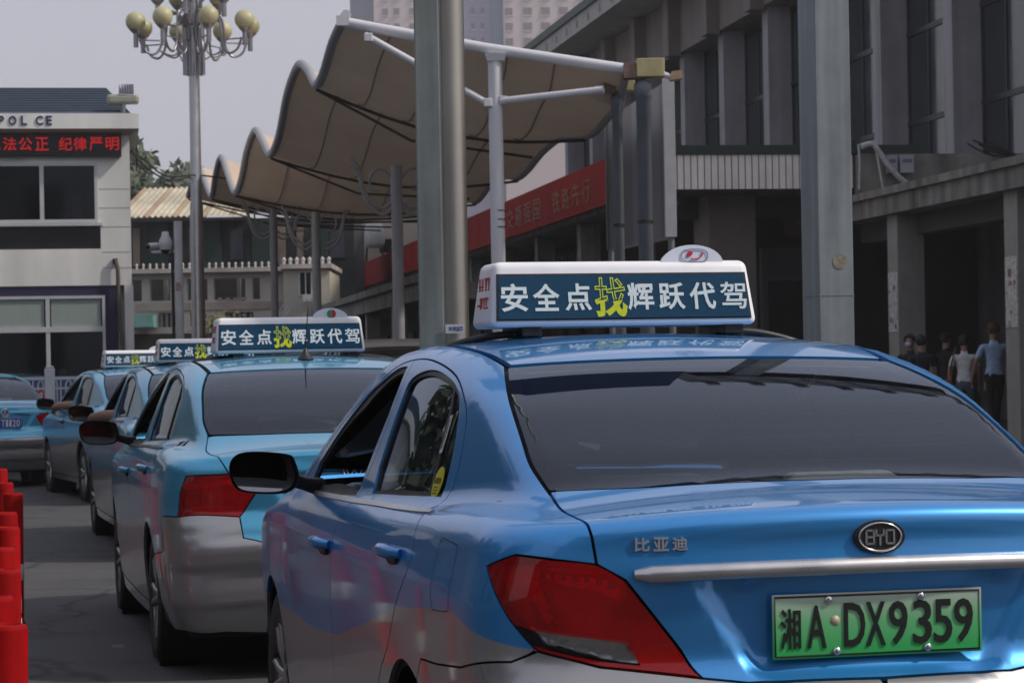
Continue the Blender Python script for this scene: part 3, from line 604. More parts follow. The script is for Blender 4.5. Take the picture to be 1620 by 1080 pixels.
    MB().hexa([(-.7, 2.95, .55), (.7, 2.95, .55), (.7, 3.5, .55), (-.7, 3.5, .55)], [(-.68, 3.02, 1.0), (.68, 3.02, 1.0), (.66, 3.5, 1.02), (-.66, 3.5, 1.02)]).build('dashboard', BLACKP, R, .05, 3)
    MB().tube(spline([Vector((-.36 + .18 * math.cos(t), 2.83 + .09 * math.sin(t) * .5, .90 + .17 * math.sin(t))) for t in np.linspace(0, 2 * math.pi, 13)], 2), .015, 8).build('steering_wheel', BLACKP, R)
    # wheels
    for wx, wy in ((-.755, RA), (.755, RA), (-.755, FA), (.755, FA)):
        s = 1 if wx > 0 else -1
        ty = MB().lathe([(.20, -.09), (.225, -.095), (.27, -.10), (.302, -.092), (.314, -.07), (.317, 0), (.314, .07), (.302, .092), (.27, .10), (.225, .095), (.20, .09)], 40, (wx, wy, .317), 'x').build('wheel', RUBBER, R)
        rm = MB().lathe([(.212, s * .092), (.222, s * .094), (.218, s * .075), (.19, s * .05), (.185, -s * .06), (.05, -s * .062)], 40, (wx, wy, .317), 'x')
        rm.lathe([(.0, s * .078), (.045, s * .076), (.06, s * .05), (.06, -s * .05)], 20, (wx, wy, .317), 'x')
        for k in range(5):
            for dt in (-.16, .16):
                t = 2 * math.pi * k / 5 + dt; c_, s_ = math.cos(t), math.sin(t); c2, s2 = math.cos(t + dt * .35), math.sin(t + dt * .35)
                p0 = Vector((wx + s * .06, wy + c_ * .045, .317 + s_ * .045)); p1 = Vector((wx + s * .078, wy + c2 * .20, .317 + s2 * .20)); pm = (p0 + p1) / 2 + Vector((s * .008, 0, 0))
                rm.tube([p0, pm, p1], [.017, .014, .016], 8)
        rm.build('rim', RIM, ty)
    # roof sign with a lit panel
    if sign:
        zb = .0 if not jet else -.012
        q = MB().hexa([(-.425, 2.015, 1.522 + zb), (.39, 2.015, 1.522 + zb), (.39, 2.31, 1.522 + zb), (-.425, 2.31, 1.522 + zb)], [(-.405, 2.06, 1.715 + zb), (.372, 2.06, 1.715 + zb), (.372, 2.26, 1.715 + zb), (-.405, 2.26, 1.715 + zb)]).build('roof_sign', WHITEP, R, .022, 4)
        for p in q.data.polygons: p.use_smooth = True
        tl = math.atan2(.045, .193); RT = (Matrix.Rotation(-tl, 3, 'X') @ REAR)
        def face(l, z, o=0.): return Vector((l, 2.015 + (z - 1.522) * .045 / .193 - o, z + zb))
        pl = [face(-.403, 1.546, .004), face(.365, 1.546, .004), face(.355, 1.674, .004), face(-.394, 1.674, .004)]
        fr = MB().prism([p + Vector(((-.006 if p.x < 0 else .006), 0, (-.005 if p.z < 1.6 else .005))) for p in pl], (0, .008, 0)).build('panel_frame', SEAL, q)
        MB().prism([p + Vector((0, -.002, 0)) for p in pl], (0, .003, 0)).build('led_panel', LEDBG, q)
        xs = np.linspace(-.352, .318, 8)
        for i, ch in enumerate('安全点找辉跃代驾'):
            of_ = .008 if ch == '驾' else .018
            c = face(xs[i], 1.609, .0085)
            if i == 3:
                text('sign_letter', ch, LEDY, q, face(xs[i] + .004, 1.608, .0085), .098, .120, RT, off=.035, keep=(-.51, -.08)); text('sign_letter', ch, LEDY, q, face(xs[i] + .004, 1.608, .0085), .096, .120, RT, outline=.014, keep=(-.08, .51))
            else: text('sign_letter', ch, LEDW, q, c, .080, .082 if i != 0 else .084, RT, off=of_)
        dm = MB(); pr = [(.205 + .096 * math.cos(t), 1.706 + .056 * math.sin(t) + zb) for t in np.linspace(0, math.pi, 17)]
        dm.add([(x, 2.068, z) for x, z in pr] + [(.205 + (x - .205) * .88, 2.13, 1.70 + zb + (z - 1.70 - zb) * .9) for x, z in pr], [tuple(range(17))] + [(i, i + 1, i + 18, i + 17) for i in range(16)] + [tuple(range(33, 16, -1))], False)
        d = dm.build('logo_dome', WHITEP, q)
        LG = mat('logo_blue', (.16, .24, .42), .5, var=0); LR = mat('logo_red', (.55, .03, .04), .5, var=0); LGr = mat('logo_green', (.03, .30, .12), .5, var=0)
        oc = Vector((.212, 2.0665, 1.730 + zb))
        if not jet:
            MB().tube([oc + Vector((.041 * math.copysign(abs(math.cos(t)) ** .7, math.cos(t)), -.001, .0195 * math.copysign(abs(math.sin(t)) ** .7, math.sin(t)))) for t in np.linspace(0, 2 * math.pi, 33)], .0013, 6).build('logo_ring', LG, d)
            MB().prism([oc + Vector((x, -.0015, z)) for x, z in ((-.026, -.006), (-.012, -.001), (-.006, .006), (-.008, .012), (-.018, .013), (-.024, .006))], (0, .002, 0)).build('logo_mark', LR, d)
            MB().tube(spline([oc + Vector((x, -.001, z)) for x, z in ((-.012, -.009), (.004, -.010), (.018, -.004), (.026, .006), (.020, .008))], 4), .0016, 6).build('logo_swoosh', LR, d)
        else:
            for sg_, m_ in ((-1, LGr), (1, LR)):
                MB().prism([oc + Vector((sg_ * .001, -.0015, -.022))] + [oc + Vector((sg_ * (.003 + .022 * math.cos(t)), -.0015, .022 * math.sin(t))) for t in np.linspace(-1.5, 1.5, 12)] + [oc + Vector((sg_ * .001, -.0015, .022))], (0, .002, 0)).build('logo_half', m_, d)
        RS = mat('sign_red_print', (.5, .03, .05), .5, var=0)
        for k in range(2):
            R2 = Matrix(((0, 0, -1), (-1, 0, 0), (0, 1, 0))); marks('side_print', 2, RS, q, (-.4125 - k * .0055, 2.16, 1.65 - k * .058 + zb), .17, .042, R2, k + 4)
        for x in (-.30, .32):
            b = MB().box(x - .03, x + .03, 2.03, 2.30, 1.495 + zb, 1.525 + zb); b.box(x - .045, x + .045, 2.08, 2.11, 1.485 + zb, 1.50 + zb); b.build('sign_foot', BLACKP, q, .004)
        MB().tube(spline([(-.30, 2.10, 1.505 + zb), (-.42, 2.10, 1.497 + zb), (-.53, 2.10, 1.47), (-.60, 2.10, 1.435)], 4), .011, 8).build('strap', BLACKP, q)
        MB().tube(spline([(.32, 2.10, 1.505 + zb), (.42, 2.10, 1.497 + zb), (.53, 2.10, 1.47), (.60, 2.10, 1.435)], 4), .011, 8).build('strap', BLACKP, q)
    return R, S
def plate(R, c, w, h, m, letters, lm, screws=True, extra=None):
    p = MB().box(c[0] - w / 2, c[0] + w / 2, c[1] - .002, c[1] + .003, c[2] - h / 2, c[2] + h / 2).build('licence_plate', m, R, .0015)
    b = MB(); k = .006
    b.tube([(c[0] + sx * (w / 2 - k), c[1] - .002, c[2] + sz * (h / 2 - k)) for sx, sz in ((-1, -1), (1, -1), (1, 1), (-1, 1), (-1, -1))], .0022, 6); b.build('plate_rim', lm, p)
    for s_, x0, x1, z0, z1 in letters:
        text('plate_letter', s_, lm, p, (c[0] + (x0 + x1) / 2 * w, c[1] - .0035, c[2] + (z0 + z1) / 2 * h), (x1 - x0) * w, (z1 - z0) * h, off=.010, depth=.003)
    if screws:
        for x, z in ((-.235, .40), (.205, .40), (-.20, -.40), (.235, -.40)): MB().ball((c[0] + x * w, c[1] - .004, c[2] + z * h), .0095, 12, (1, .6, 1)).build('plate_screw', CHROME, p)
    return p
def grad_plate():
    m = bpy.data.materials.new('green_plate_print'); m.use_nodes = True; n = m.node_tree; b = n.nodes['Principled BSDF']; L = n.links.new
    tc = n.nodes.new('ShaderNodeTexCoord'); sp = n.nodes.new('ShaderNodeSeparateXYZ'); L(tc.outputs['Object'], sp.inputs[0])
    r = n.nodes.new('ShaderNodeMapRange'); r.inputs[1].default_value = .765; r.inputs[2].default_value = .905; L(sp.outputs[2], r.inputs[0])
    cr = n.nodes.new('ShaderNodeValToRGB'); L(r.outputs[0], cr.inputs[0]); e = cr.color_ramp.elements
    e[0].position = .12; e[0].color = (.035, .42, .11, 1); e[1].position = 1; e[1].color = (.52, .56, .53, 1); k = e.new(.55); k.color = (.15, .50, .22, 1)
    L(cr.outputs[0], b.inputs['Base Color']); b.inputs['Roughness'].default_value = .35; return m

HEAD = math.radians(12.8)
byd, SB = make_taxi('taxi', (.020, .25, .64), 'byd')
byd.name = 'taxi'
byd.location = (.80322, 5.23174, 0); byd.rotation_euler = (0, 0, HEAD)
tag(byd, 'nearest blue electric taxi with a green number plate and an oval badge on its boot', 'taxi', 'taxis queued in line')
# boot trim, badge, lettering, number plate of the nearest taxi
def on(l, z, o=0.):
    q, _ = SB.march(np.array([(l, -1., z)]), (0, 1, 0), 3., .01); return (q[0][0], q[0][1] - o, q[0][2])
bar_t = [on(l, zt, .003) for l, zt in zip(np.linspace(-.53, .53, 15), [.962] + [.979] * 13 + [.962])]
rows = []
for l in np.concatenate([[-.535, -.50], np.linspace(-.45, .45, 13), [.50, .535]]):
    e_ = abs(l) > .49; hh = .011 if abs(l) > .53 else .019; zc = .955 + .007 * (1 - (l / .53) ** 2)
    y = on(l, zc, 0)[1]; o = .004 if abs(l) > .53 else .024
    rows.append([(l, y + .01, zc + hh), (l, y - o * .7, zc + hh * .8), (l, y - o, zc - hh * .1), (l, y - o * .75, zc - hh * .9), (l, y + .01, zc - hh)])
n = 5; V = [p for r in rows for p in r]; Fc = [(i * n + k, i * n + k + 1, (i + 1) * n + k + 1, (i + 1) * n + k) for i in range(len(rows) - 1) for k in range(n - 1)]
MB().add(V, Fc, True).build('trim_bar', BRUSH, byd)
ec = on(.006, 1.022, .004)
bd = MB(); ov = lambda a, b, y: [(ec[0] + a * math.cos(t), ec[1] + y, ec[2] + b * math.sin(t)) for t in np.linspace(0, 2 * math.pi, 41)[:-1]]
bd.prism(ov(.058, .037, -.006), (0, .02, 0)); badge = bd.build('badge', BLACKP, byd)
MB().tube(ov(.0485, .0305, -.008) + ov(.0485, .0305, -.008)[:1], .0022, 8).build('badge_ring', CHROME, badge)
def strokes(name, segs, c, s, r, m, parent):
    b = MB()
    for x0, z0, x1, z1 in segs:
        a = Vector((c[0] + x0 * s, c[1], c[2] + z0 * s)); e = Vector((c[0] + x1 * s, c[1], c[2] + z1 * s)); d = (e - a).normalized() * r; q = Vector((-d.z, 0, d.x))
        b.prism([a - d + q, a - d - q, e + d - q, e + d + q], (0, -.002, 0))
    return b.build(name, m, parent)
cb = (ec[0], ec[1] - .0065, ec[2])
strokes('badge_letter', [(-1, -.45, -1, .45), (-1, .45, -.45, .45), (-.45, .45, -.45, .12), (-.9, 0, -.45, 0), (-.45, -.45, -.45, -.12), (-1, -.45, -.45, -.45)], cb, .032, .0022, CHROME, badge)
strokes('badge_letter', [(-.28, .45, -.28, .15), (-.28, .12, .02, .12), (0, .1, 0, -.5), (.26, .45, .26, .15), (.26, .12, 0, .12)], cb, .032, .0022, CHROME, badge)
strokes('badge_letter', [(.45, -.45, .45, .45), (.45, .45, 1, .45), (1, .45, 1, -.45), (1, -.45, .45, -.45)], cb, .032, .0022, CHROME, badge)
for i, ch in enumerate('比亚迪'):
    l = -.516 + i * .0405; p = on(l, 1.019, .003); an = math.atan(2 * .17 * l)
    text('boot_letter', ch, CHROML, byd, p, .033, .029, Matrix.Rotation(an, 3, 'Z') @ REAR, off=.02, depth=.006)
PB_ = mat('plate_black', (.008, .012, .010), .45, var=0)
pc = on(.0, .835, .012)
pl = plate(byd, (.004, pc[1] - .004, .833), .484, .14, grad_plate(), [('湘', -.462, -.368, -.34, .28), ('A', -.338, -.248, -.34, .32), ('D', -.163, -.063, -.34, .34), ('X', -.058, .034, -.34, .34), ('9', .052, .140, -.34, .34), ('3', .168, .256, -.34, .34), ('5', .268, .355, -.34, .34), ('9', .366, .456, -.34, .34)], PB_)
sc_ = Vector((.004 - .205 * .484, pc[1] - .0065, .833 + .01))
MB().lathe([(.0, 0), (.0115, 0), (.0115, .002)], 18, sc_, 'y').build('plate_seal', mat('plate_seal_print', (.45, .40, .30), .4, var=.5, scale=120), pl)
STY = mat('yellow_sticker', (.55, .50, .03), .5, var=.2, scale=80); STD = mat('sticker_dark_print', (.10, .10, .02), .6, var=0)
def surf(S, l, a, z, o=.003):
    q = S.snap(np.array([(l, a, z)])); n_ = S.normal(q); return Vector(q[0] + n_[0] * o), Vector(n_[0])
pc_, nn_ = surf(SB, -.755, 1.243, 1.116, -.003)
e2 = (Vector((0, 0, 1)) - nn_ * nn_.z).normalized(); e1 = e2.cross(nn_)
stk = MB().prism([pc_ + e1 * .036 * math.cos(t) + e2 * .044 * math.sin(t) for t in np.linspace(0, 2 * math.pi, 25)[:-1]], nn_ * .002).build('window_sticker', STY, byd)
RW = Matrix((e1, e2, nn_)).transposed()
marks('sticker_print', 4, STD, stk, pc_ + nn_ * .0022 + e2 * .006, .056, .016, RW, 7)
for k in range(3): MB().prism([pc_ + nn_ * .0022 + e1 * x + e2 * (-.012 - k * .008 + z) for x, z in ((-.018, -.0012), (.018, -.0012), (.018, .0012), (-.018, .0012))], nn_ * .001).build('sticker_line', STD, stk)
a_, n1 = surf(SB, -.715, 1.315, 1.205, -.004); b_, _ = surf(SB, -.69, 1.33, 1.285, -.004); u_ = (b_ - a_).normalized(); v_ = u_.cross(n1)
stp = MB().prism([a_ - u_ * .02 - v_ * .010, a_ - u_ * .02 + v_ * .010, b_ + v_ * .010, b_ - v_ * .010], n1 * .0015).build('paper_strip', mat('paper_strip', (.55, .56, .58), .7, var=.25, scale=160), byd)

marks('strip_print', 8, STD, stp, (a_ - u_ * .02 + b_) / 2 + n1 * .0017, .085, .008, Matrix((u_, -v_, n1)).transposed(), 12)
jet, SJ = make_taxi('taxi', (.045, .33, .56), 'jetta')
def onj(l, z, o=0.):
    q, _ = SJ.march(np.array([(l, -1., z)]), (0, 1, 0), 3., .01); return (q[0][0], q[0][1] - o, q[0][2])
def vw_logo(R):
    c = onj(0, .955, .006); cr = [(c[0] + .052 * math.cos(t), c[1], c[2] + .052 * math.sin(t)) for t in np.linspace(0, 2 * math.pi, 33)]
    b = MB().prism([(p[0], p[1] + .004, p[2]) for p in cr[:-1]], (0, .01, 0)).build('badge', LINER, R)
    MB().tube(cr, .006, 8).build('badge_ring', CHROME, b)
    strokes('badge_letter', [(-.38, .85, 0, .08), (0, .08, .38, .85)], c, .052, .0035, CHROME, b)
    strokes('badge_letter', [(-.85, .4, -.42, -.72), (-.42, -.72, 0, -.05), (0, -.05, .42, -.72), (.42, -.72, .85, .4)], c, .052, .0035, CHROME, b)
vw_logo(jet)
pj_ = onj(0, .825, .014)
BLUEP = mat('blue_plate', (.012, .055, .36), .4, var=.1); PW = mat('plate_white', (.62, .64, .66), .45, var=0)
pl2 = plate(jet, (0, pj_[1], .825), .44, .14, BLUEP, [('湘', -.45, -.33, -.3, .3), ('A', -.31, -.20, -.32, .32), ('T', -.11, 0.0, -.32, .32), ('1', .03, .09, -.32, .32), ('1', .13, .19, -.32, .32), ('2', .22, .32, -.32, .32), ('0', .345, .445, -.32, .32)], PW, screws=False)
# low lip line of the boot, whip antenna
cb_, cn = surf(SJ, .0, 1.60, 1.46, 0)
an = MB().lathe([(.045, 0), (.035, .012), (.018, .03), (.008, .055), (.004, .06)], 14, (cb_.x, cb_.y, cb_.z)); an.tube([(cb_.x, cb_.y, cb_.z + .05), (cb_.x + .004, cb_.y - .02, cb_.z + .14), (cb_.x + .012, cb_.y - .05, cb_.z + .27)], [.004, .0032, .002], 8)
an.build('antenna', BLACKP, jet)
jet.location = (-.719, 11.167, 0); jet.rotation_euler = (0, 0, math.radians(12.9))
G_ = 'taxis queued in line'
tag(jet, 'turquoise and silver taxi second from the camera, whip antenna on its roof, silver bumper', 'taxi', G_)
t3 = copy_tree(jet); t3.location = (-2.045, 18.415, 0); t3.rotation_euler = (0, 0, math.radians(14)); tag(t3, 'third taxi in the queue, mostly hidden behind the one with the antenna', 'taxi', G_)
t4 = copy_tree(jet); t4.location = (-3.696, 26.696, 0); t4.rotation_euler = (0, 0, math.radians(19)); tag(t4, 'farthest queued taxi turned a little left, full flank showing beside the white fence', 'taxi', G_)
t5 = copy_tree(jet); t5.rotation_euler = (0, 0, math.radians(28)); p5 = at(8, 663, 31.3); t5.location = (p5.x + math.sin(math.radians(28)) * .07, 31.3 - math.cos(math.radians(28)) * .07, 0); tag(t5, 'turquoise saloon with blue plate cut off at the left edge of the picture', 'taxi', G_)
for t in (t3, t4, t5):
    for ch in list(t.children):
        if ch.name.startswith('antenna') or (t is t5 and ch.name.startswith('roof_sign')):
            for g in list(ch.children):
                for h_ in list(g.children): bpy.data.objects.remove(h_)
                bpy.data.objects.remove(g)
            bpy.data.objects.remove(ch)
# ================================================================ the place
def rect_part(name, m, parent, *boxes, bevel=0.):
    b = MB()
    for q in boxes: b.box(*q)
    return b.build(name, m, parent, bevel)
def frame_root(name, label, cat, group=None): return empty(name, label, cat, group, rz=TH)
CONC = mat('concrete', (.26, .25, .235), .85, var=.25, scale=1.2, bump=.25, bscale=40, streak=.5)
DIRTY = mat('dirty_concrete', (.17, .16, .145), .9, var=.75, scale=1.6, bump=.3, bscale=30, streak=.6)
FIN = mat('fin_plaster', (.29, .285, .31), .8, var=.32, scale=1.1, streak=.6, bump=.15, bscale=30)
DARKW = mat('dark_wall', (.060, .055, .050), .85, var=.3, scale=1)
SGLASS = mat('station_glass', (.014, .026, .032), .08, var=.2, scale=.6, spec=.6)
STEEL = mat('grey_steel', (.20, .22, .235), .45, .35, var=.15, scale=3, streak=.4)
WHITEM = mat('white_steel', (.62, .62, .66), .4, var=.08, scale=2, streak=.4)
GALV = mat('galvanised', (.42, .42, .43), .35, .8, var=.2, scale=6, streak=.5)
# road with tar patches
def road_mat():
    m = mat('asphalt', (.056, .056, .060), .82, var=.28, scale=.55, bump=.35, bscale=120); n = m.node_tree; b = n.nodes['Principled BSDF']; L = n.links.new
    src = b.inputs['Base Color'].links[0].from_socket; tc = n.nodes.new('ShaderNodeTexCoord')
    wp = n.nodes.new('ShaderNodeTexNoise'); wp.inputs['Scale'].default_value = 1.1; wp.inputs['Detail'].default_value = 5; L(tc.outputs['Object'], wp.inputs[0])
    ad = n.nodes.new('ShaderNodeVectorMath'); ad.operation = 'MULTIPLY_ADD'; ad.inputs[1].default_value = (.8, .8, .8); L(wp.outputs['Color'], ad.inputs[0]); L(tc.outputs['Object'], ad.inputs[2])
    vo = n.nodes.new('ShaderNodeTexVoronoi'); vo.feature = 'DISTANCE_TO_EDGE'; vo.inputs['Scale'].default_value = .42; L(ad.outputs[0], vo.inputs[0])
    cr = n.nodes.new('ShaderNodeMapRange'); cr.inputs[1].default_value = .004; cr.inputs[2].default_value = .014; cr.inputs[3].default_value = .45; L(vo.outputs[0], cr.inputs[0])
    ol = n.nodes.new('ShaderNodeTexNoise'); ol.inputs['Scale'].default_value = 1.7; ol.inputs['Detail'].default_value = 3; L(tc.outputs['Object'], ol.inputs[0])
    om = n.nodes.new('ShaderNodeMapRange'); om.inputs[1].default_value = .56; om.inputs[2].default_value = .72; om.inputs[3].default_value = 1.; om.inputs[4].default_value = .55; L(ol.outputs[0], om.inputs[0])
    gr = n.nodes.new('ShaderNodeTexNoise'); gr.inputs['Scale'].default_value = 70; L(tc.outputs['Object'], gr.inputs[0]); gm = n.nodes.new('ShaderNodeMapRange'); gm.inputs[1].default_value = .3; gm.inputs[2].default_value = .7; gm.inputs[3].default_value = .72; gm.inputs[4].default_value = 1.3; L(gr.outputs[0], gm.inputs[0])
    for q in (cr, om, gm):
        mx = n.nodes.new('ShaderNodeMix'); mx.data_type = 'RGBA'; mx.blend_type = 'MULTIPLY'; mx.inputs[0].default_value = 1; L(src, mx.inputs[6]); L(q.outputs[0], mx.inputs[7]); src = mx.outputs[2]
    L(src, b.inputs['Base Color']); return m
tag(MB().box(-420, 420, -60, 640, -.5, 0).build('road', road_mat()), kind='structure')
sd_ = MB().box(8.6, 60, 6, 130, .004, .16); kb = sd_.build('pavement', mat('paving', (.15, .14, .13), .85, var=.25, scale=1.5, bump=.2), None, .02); kb.rotation_euler = (0, 0, TH); tag(kb, kind='structure')
# ---------------------------------------------------------------- station building with fins
st = frame_root('station_building', 'long station hall with tall dark windows between upright grey fins', 'building')
LX = 17.75
fins = [loc(*((18 - .168 * Y), Y))[1] for Y in np.arange(42.2, 98, 4.69)]
rect_part('wall', FIN, st, (LX + 1.0, LX + 14, fins[0] - 6, fins[-1] + 2, .16, 12.6))
for y in fins: rect_part('fin', FIN, st, (LX, LX + 1.02, y - .28, y + .28, 4.6, 11.0))
rect_part('entablature', mat('entablature', (.21, .18, .17), .85, var=.3, scale=.8, streak=.5), st, (LX - .12, LX + 1.3, fins[0] - 6, fins[-1] + 2, 11.0, 12.75))
for y in fins: rect_part('bracket', MATS['entablature'], st, (LX - .5, LX - .1, y - .34, y + .34, 10.9, 12.7))
rf = rect_part('cornice', mat('cornice_tiles', (.36, .35, .34), .8, var=.2, scale=2), st, (LX - 1.65, LX + 14.4, fins[0] - 8, fins[-1] + 3.2, 12.78, 13.35))
rect_part('roof_edge', mat('roof_edge_green', (.025, .05, .045), .6), rf, (LX - 1.75, LX + 14.5, fins[0] - 8.1, fins[-1] + 3.3, 13.352, 13.62))
sm_ = MB().box(-.02, .02, -.11, .11, -.11, .11); q0 = None
for k in range(26):
    if q0 is None: q0 = sm_.build('cornice_stud', mat('stud', (.22, .22, .23), .7), rf); o_ = q0
    else: o_ = q0.copy(); COL.objects.link(o_)
    o_.location = (LX - 1.655, fins[-1] + 2.4 - k * 1.9, 13.05)
for i in range(len(fins) - 1):
    y0, y1 = fins[i] + .28, fins[i + 1] - .28
    w_ = rect_part('window', mat('window_metal', (.035, .038, .042), .4, .5), st, *[(LX + .62, LX + .72, y0, y1, z - .06, z + .06) for z in (4.75, 6.85, 8.9, 10.9)], *[(LX + .63, LX + .71, y - .03, y + .03, 4.7, 10.95) for y in np.linspace(y0 + .05, y1 - .05, 4)])
    for r, (za, zb) in enumerate(((4.81, 6.79), (6.91, 8.84), (8.96, 10.84))):
        for a, b in zip(np.linspace(y0 + .05, y1 - .05, 4)[:-1], np.linspace(y0 + .05, y1 - .05, 4)[1:]): rect_part('pane', SGLASS, w_, (LX + .66, LX + .68, a + .03, b - .03, za, zb))
# ---------------------------------------------------------------- projecting porch with a tiled fascia and the slogan
po = frame_root('station_porch', 'projecting porch with a strip tiled fascia and dark green coping', 'porch')
FY = 43.9; PX0 = 10.4
rect_part('slab', DIRTY, po, (PX0 + .08, 18.7, FY + .08, 105, 4.67, 5.30))
rect_part('coping', mat('coping_green', (.012, .026, .024), .6, var=.4, scale=3), po, (PX0 - .06, 15.2, FY - .06, 105, 5.302, 5.47))
rect_part('dirty_wall', DIRTY, po, (13.95, 18.8, FY - .3, FY + .07, 4.45, 5.28))
nt_ = 27; tw = (13.9 - PX0) / nt_; tile = None
TILE = mat('strip_tile', (.78, .73, .70), .55, var=.2, scale=2.5, streak=.6)
rect_part('tile_bed', mat('tile_grout', (.09, .075, .06), .9, var=.3), po, (PX0 + .03, 13.94, FY + .01, FY + .079, 4.66, 5.30))
for k in range(nt_):
    rect_part('tile', TILE, po, (PX0 + k * tw + .011, PX0 + (k + 1) * tw - .011, FY - .012 - random.random() * .008, FY + .02, 4.663, 5.297))
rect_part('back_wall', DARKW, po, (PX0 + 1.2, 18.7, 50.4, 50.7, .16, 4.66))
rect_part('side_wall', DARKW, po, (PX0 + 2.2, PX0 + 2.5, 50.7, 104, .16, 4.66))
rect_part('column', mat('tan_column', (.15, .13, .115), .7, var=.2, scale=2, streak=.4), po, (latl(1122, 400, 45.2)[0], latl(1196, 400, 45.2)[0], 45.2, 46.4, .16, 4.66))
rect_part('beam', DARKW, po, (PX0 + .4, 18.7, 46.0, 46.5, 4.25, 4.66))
d0, d1 = latl(1203, 400, 48)[0], latl(1290, 400, 48)[0]; dz = latl(1240, 392, 48)[1]; dm_ = latl(1240, 440, 48)[1]
dr_ = rect_part('doorway', mat('door_frame', (.10, .10, .11), .5), po, (d0, d0 + .12, 47.9, 48.1, .16, dz), (d0 + .12, d1, 47.9, 48.1, dz - .1, dz), (d0 + .12, d1, 47.9, 48.1, dm_ - .05, dm_ + .05))
rect_part('transom_panel', mat('transom', (.08, .08, .09), .5), dr_, (d0 + .12, d1, 47.95, 48.0, dm_ + .05, dz - .1))
rect_part('door_leaf', mat('door_dark', (.008, .009, .012), .4), dr_, (d0 + .12, d1, 47.97, 48.02, .16, dm_ - .05))
rect_part('niche_panel', mat('rust_panel', (.12, .07, .05), .8, var=.3), po, (latl(1238, 350, 46.8)[0], latl(1290, 350, 46.8)[0], 46.75, 46.8, latl(1240, 374, 46.8)[1], latl(1240, 345, 46.8)[1]))
for k in range(9):
    y = 54 + k * 5.5
    rect_part('pier', DIRTY, po, (PX0 + .3, PX0 + .75, y, y + .45, .16, 4.66))
    rect_part('shop_front', mat('shop_front_dark', (.018, .017, .017), .5, var=.4, scale=3), po, (PX0 + 2.05, PX0 + 2.19, y + .6, y + 5.0, .2, 3.6))
rect_part('green_lattice', mat('lattice_green', (.03, .06, .05), .6), po, *[(PX0 + 1.0, PX0 + 1.03, 58 + k * .5, 58.12 + k * .5, 2.6, 4.2) for k in range(8)])
ln_ = MB()
for k in range(5):
    for r in range(4): ln_.ball((PX0 + .95, 59 + k * .75, 2.8 + r * .36), .10, 8)
ln_.build('pale_rosettes', mat('rosette', (.30, .29, .25), .7), po)
bn = frame_root('slogan_banner', 'long red slogan banner with tan characters along the porch edge', 'banner')
y0b, y1b = lonl(962, 290, PX0 - .12)[0] - 1.2, lonl(565, 400, PX0 - .12)[0]
REDB = mat('banner_red', (.22, .016, .014), .9, var=.18, scale=.7, streak=.4, spec=.1)
n_ = 14
for k in range(n_):
    a, b = y0b + (y1b - y0b) * k / n_, y0b + (y1b - y0b) * (k + 1) / n_
    rect_part('banner_panel', REDB, bn, (PX0 - .16, PX0 - .10, a + .012, b - .012, 4.74, 5.68))
rect_part('banner_frame', DIRTY, bn, (PX0 - .10, PX0 - .062, y0b, y1b, 4.8, 5.6))
RB = Matrix(((0, 0, -1), (-1, 0, 0), (0, 1, 0))); BT = mat('banner_letter', (.24, .085, .05), .8, var=.15)
for s_, x0, x1 in (('交通强国', 800, 856), ('铁路先行', 872, 936)):
    ya, yb = lonl(x0, 330, PX0 - .18)[0], lonl(x1, 310, PX0 - .18)[0]
    for i, ch in enumerate(s_):
        yc = ya + (yb - ya) * (i + .5) / 4; text('banner_letter', ch, BT, bn, (PX0 - .17, yc, 5.17), abs(yb - ya) / 4 * .72, .50, RB, off=0., depth=.03)
# ---------------------------------------------------------------- low arcade on the right
ar = frame_root('concrete_arcade', 'stained concrete arcade roof on square poster covered columns at right', 'arcade')
AX = 13.31
zc0 = lonl(1417, 336, AX)[1]; zc1 = lonl(1417, 306, AX)[1]
rect_part('roof_slab', DIRTY, ar, (AX, 17.6, 12, 43.2, zc0, zc1))
rect_part('roof_curb', DIRTY, ar, (AX - .08, AX + .14, 12, 43.3, zc1 + .002, zc1 + .13))
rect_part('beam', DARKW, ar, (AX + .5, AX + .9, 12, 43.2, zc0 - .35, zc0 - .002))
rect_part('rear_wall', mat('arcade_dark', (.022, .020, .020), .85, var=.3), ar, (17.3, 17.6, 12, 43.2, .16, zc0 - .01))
COLM = mat('arcade_column', (.28, .27, .25), .8, var=.25, scale=2.5, streak=.5); PST = mat('torn_poster', (.50, .48, .46), .8, var=.45, scale=14)
PR = mat('poster_scrap_red', (.26, .10, .10), .9); PD = mat('poster_scrap_dark', (.16, .16, .17), .9); PG = mat('poster_scrap_green', (.30, .36, .33), .9)
for x in (1405, 1590):
    y = lonl(x, 450, AX + .15)[0]
    c = rect_part('column', COLM, ar, (AX + .15, AX + .62, y - .55, y, .16, zc0 - .002))
    zt = lonl(x, 430 if x < 1500 else 405, AX)[1]; zb_ = lonl(x, 525 if x < 1500 else 518, AX)[1]
    rect_part('poster', PST, c, (AX + .138, AX + .149, y - .52, y - .03, zb_, zt))
    for k in range(6):
        yy, zz = y - .48 + random.random() * .38, zb_ + (zt - zb_) * random.random() * .9; rect_part('poster_scrap', random.choice((PR, PD, PD, PG)), c, (AX + .132, AX + .137, yy, yy + .05 + random.random() * .09, zz, zz + .03 + random.random() * .09))
for y in (29.5, 24.2): rect_part('column', COLM, ar, (AX + .15, AX + .62, y - .55, y, .16, zc0 - .002))
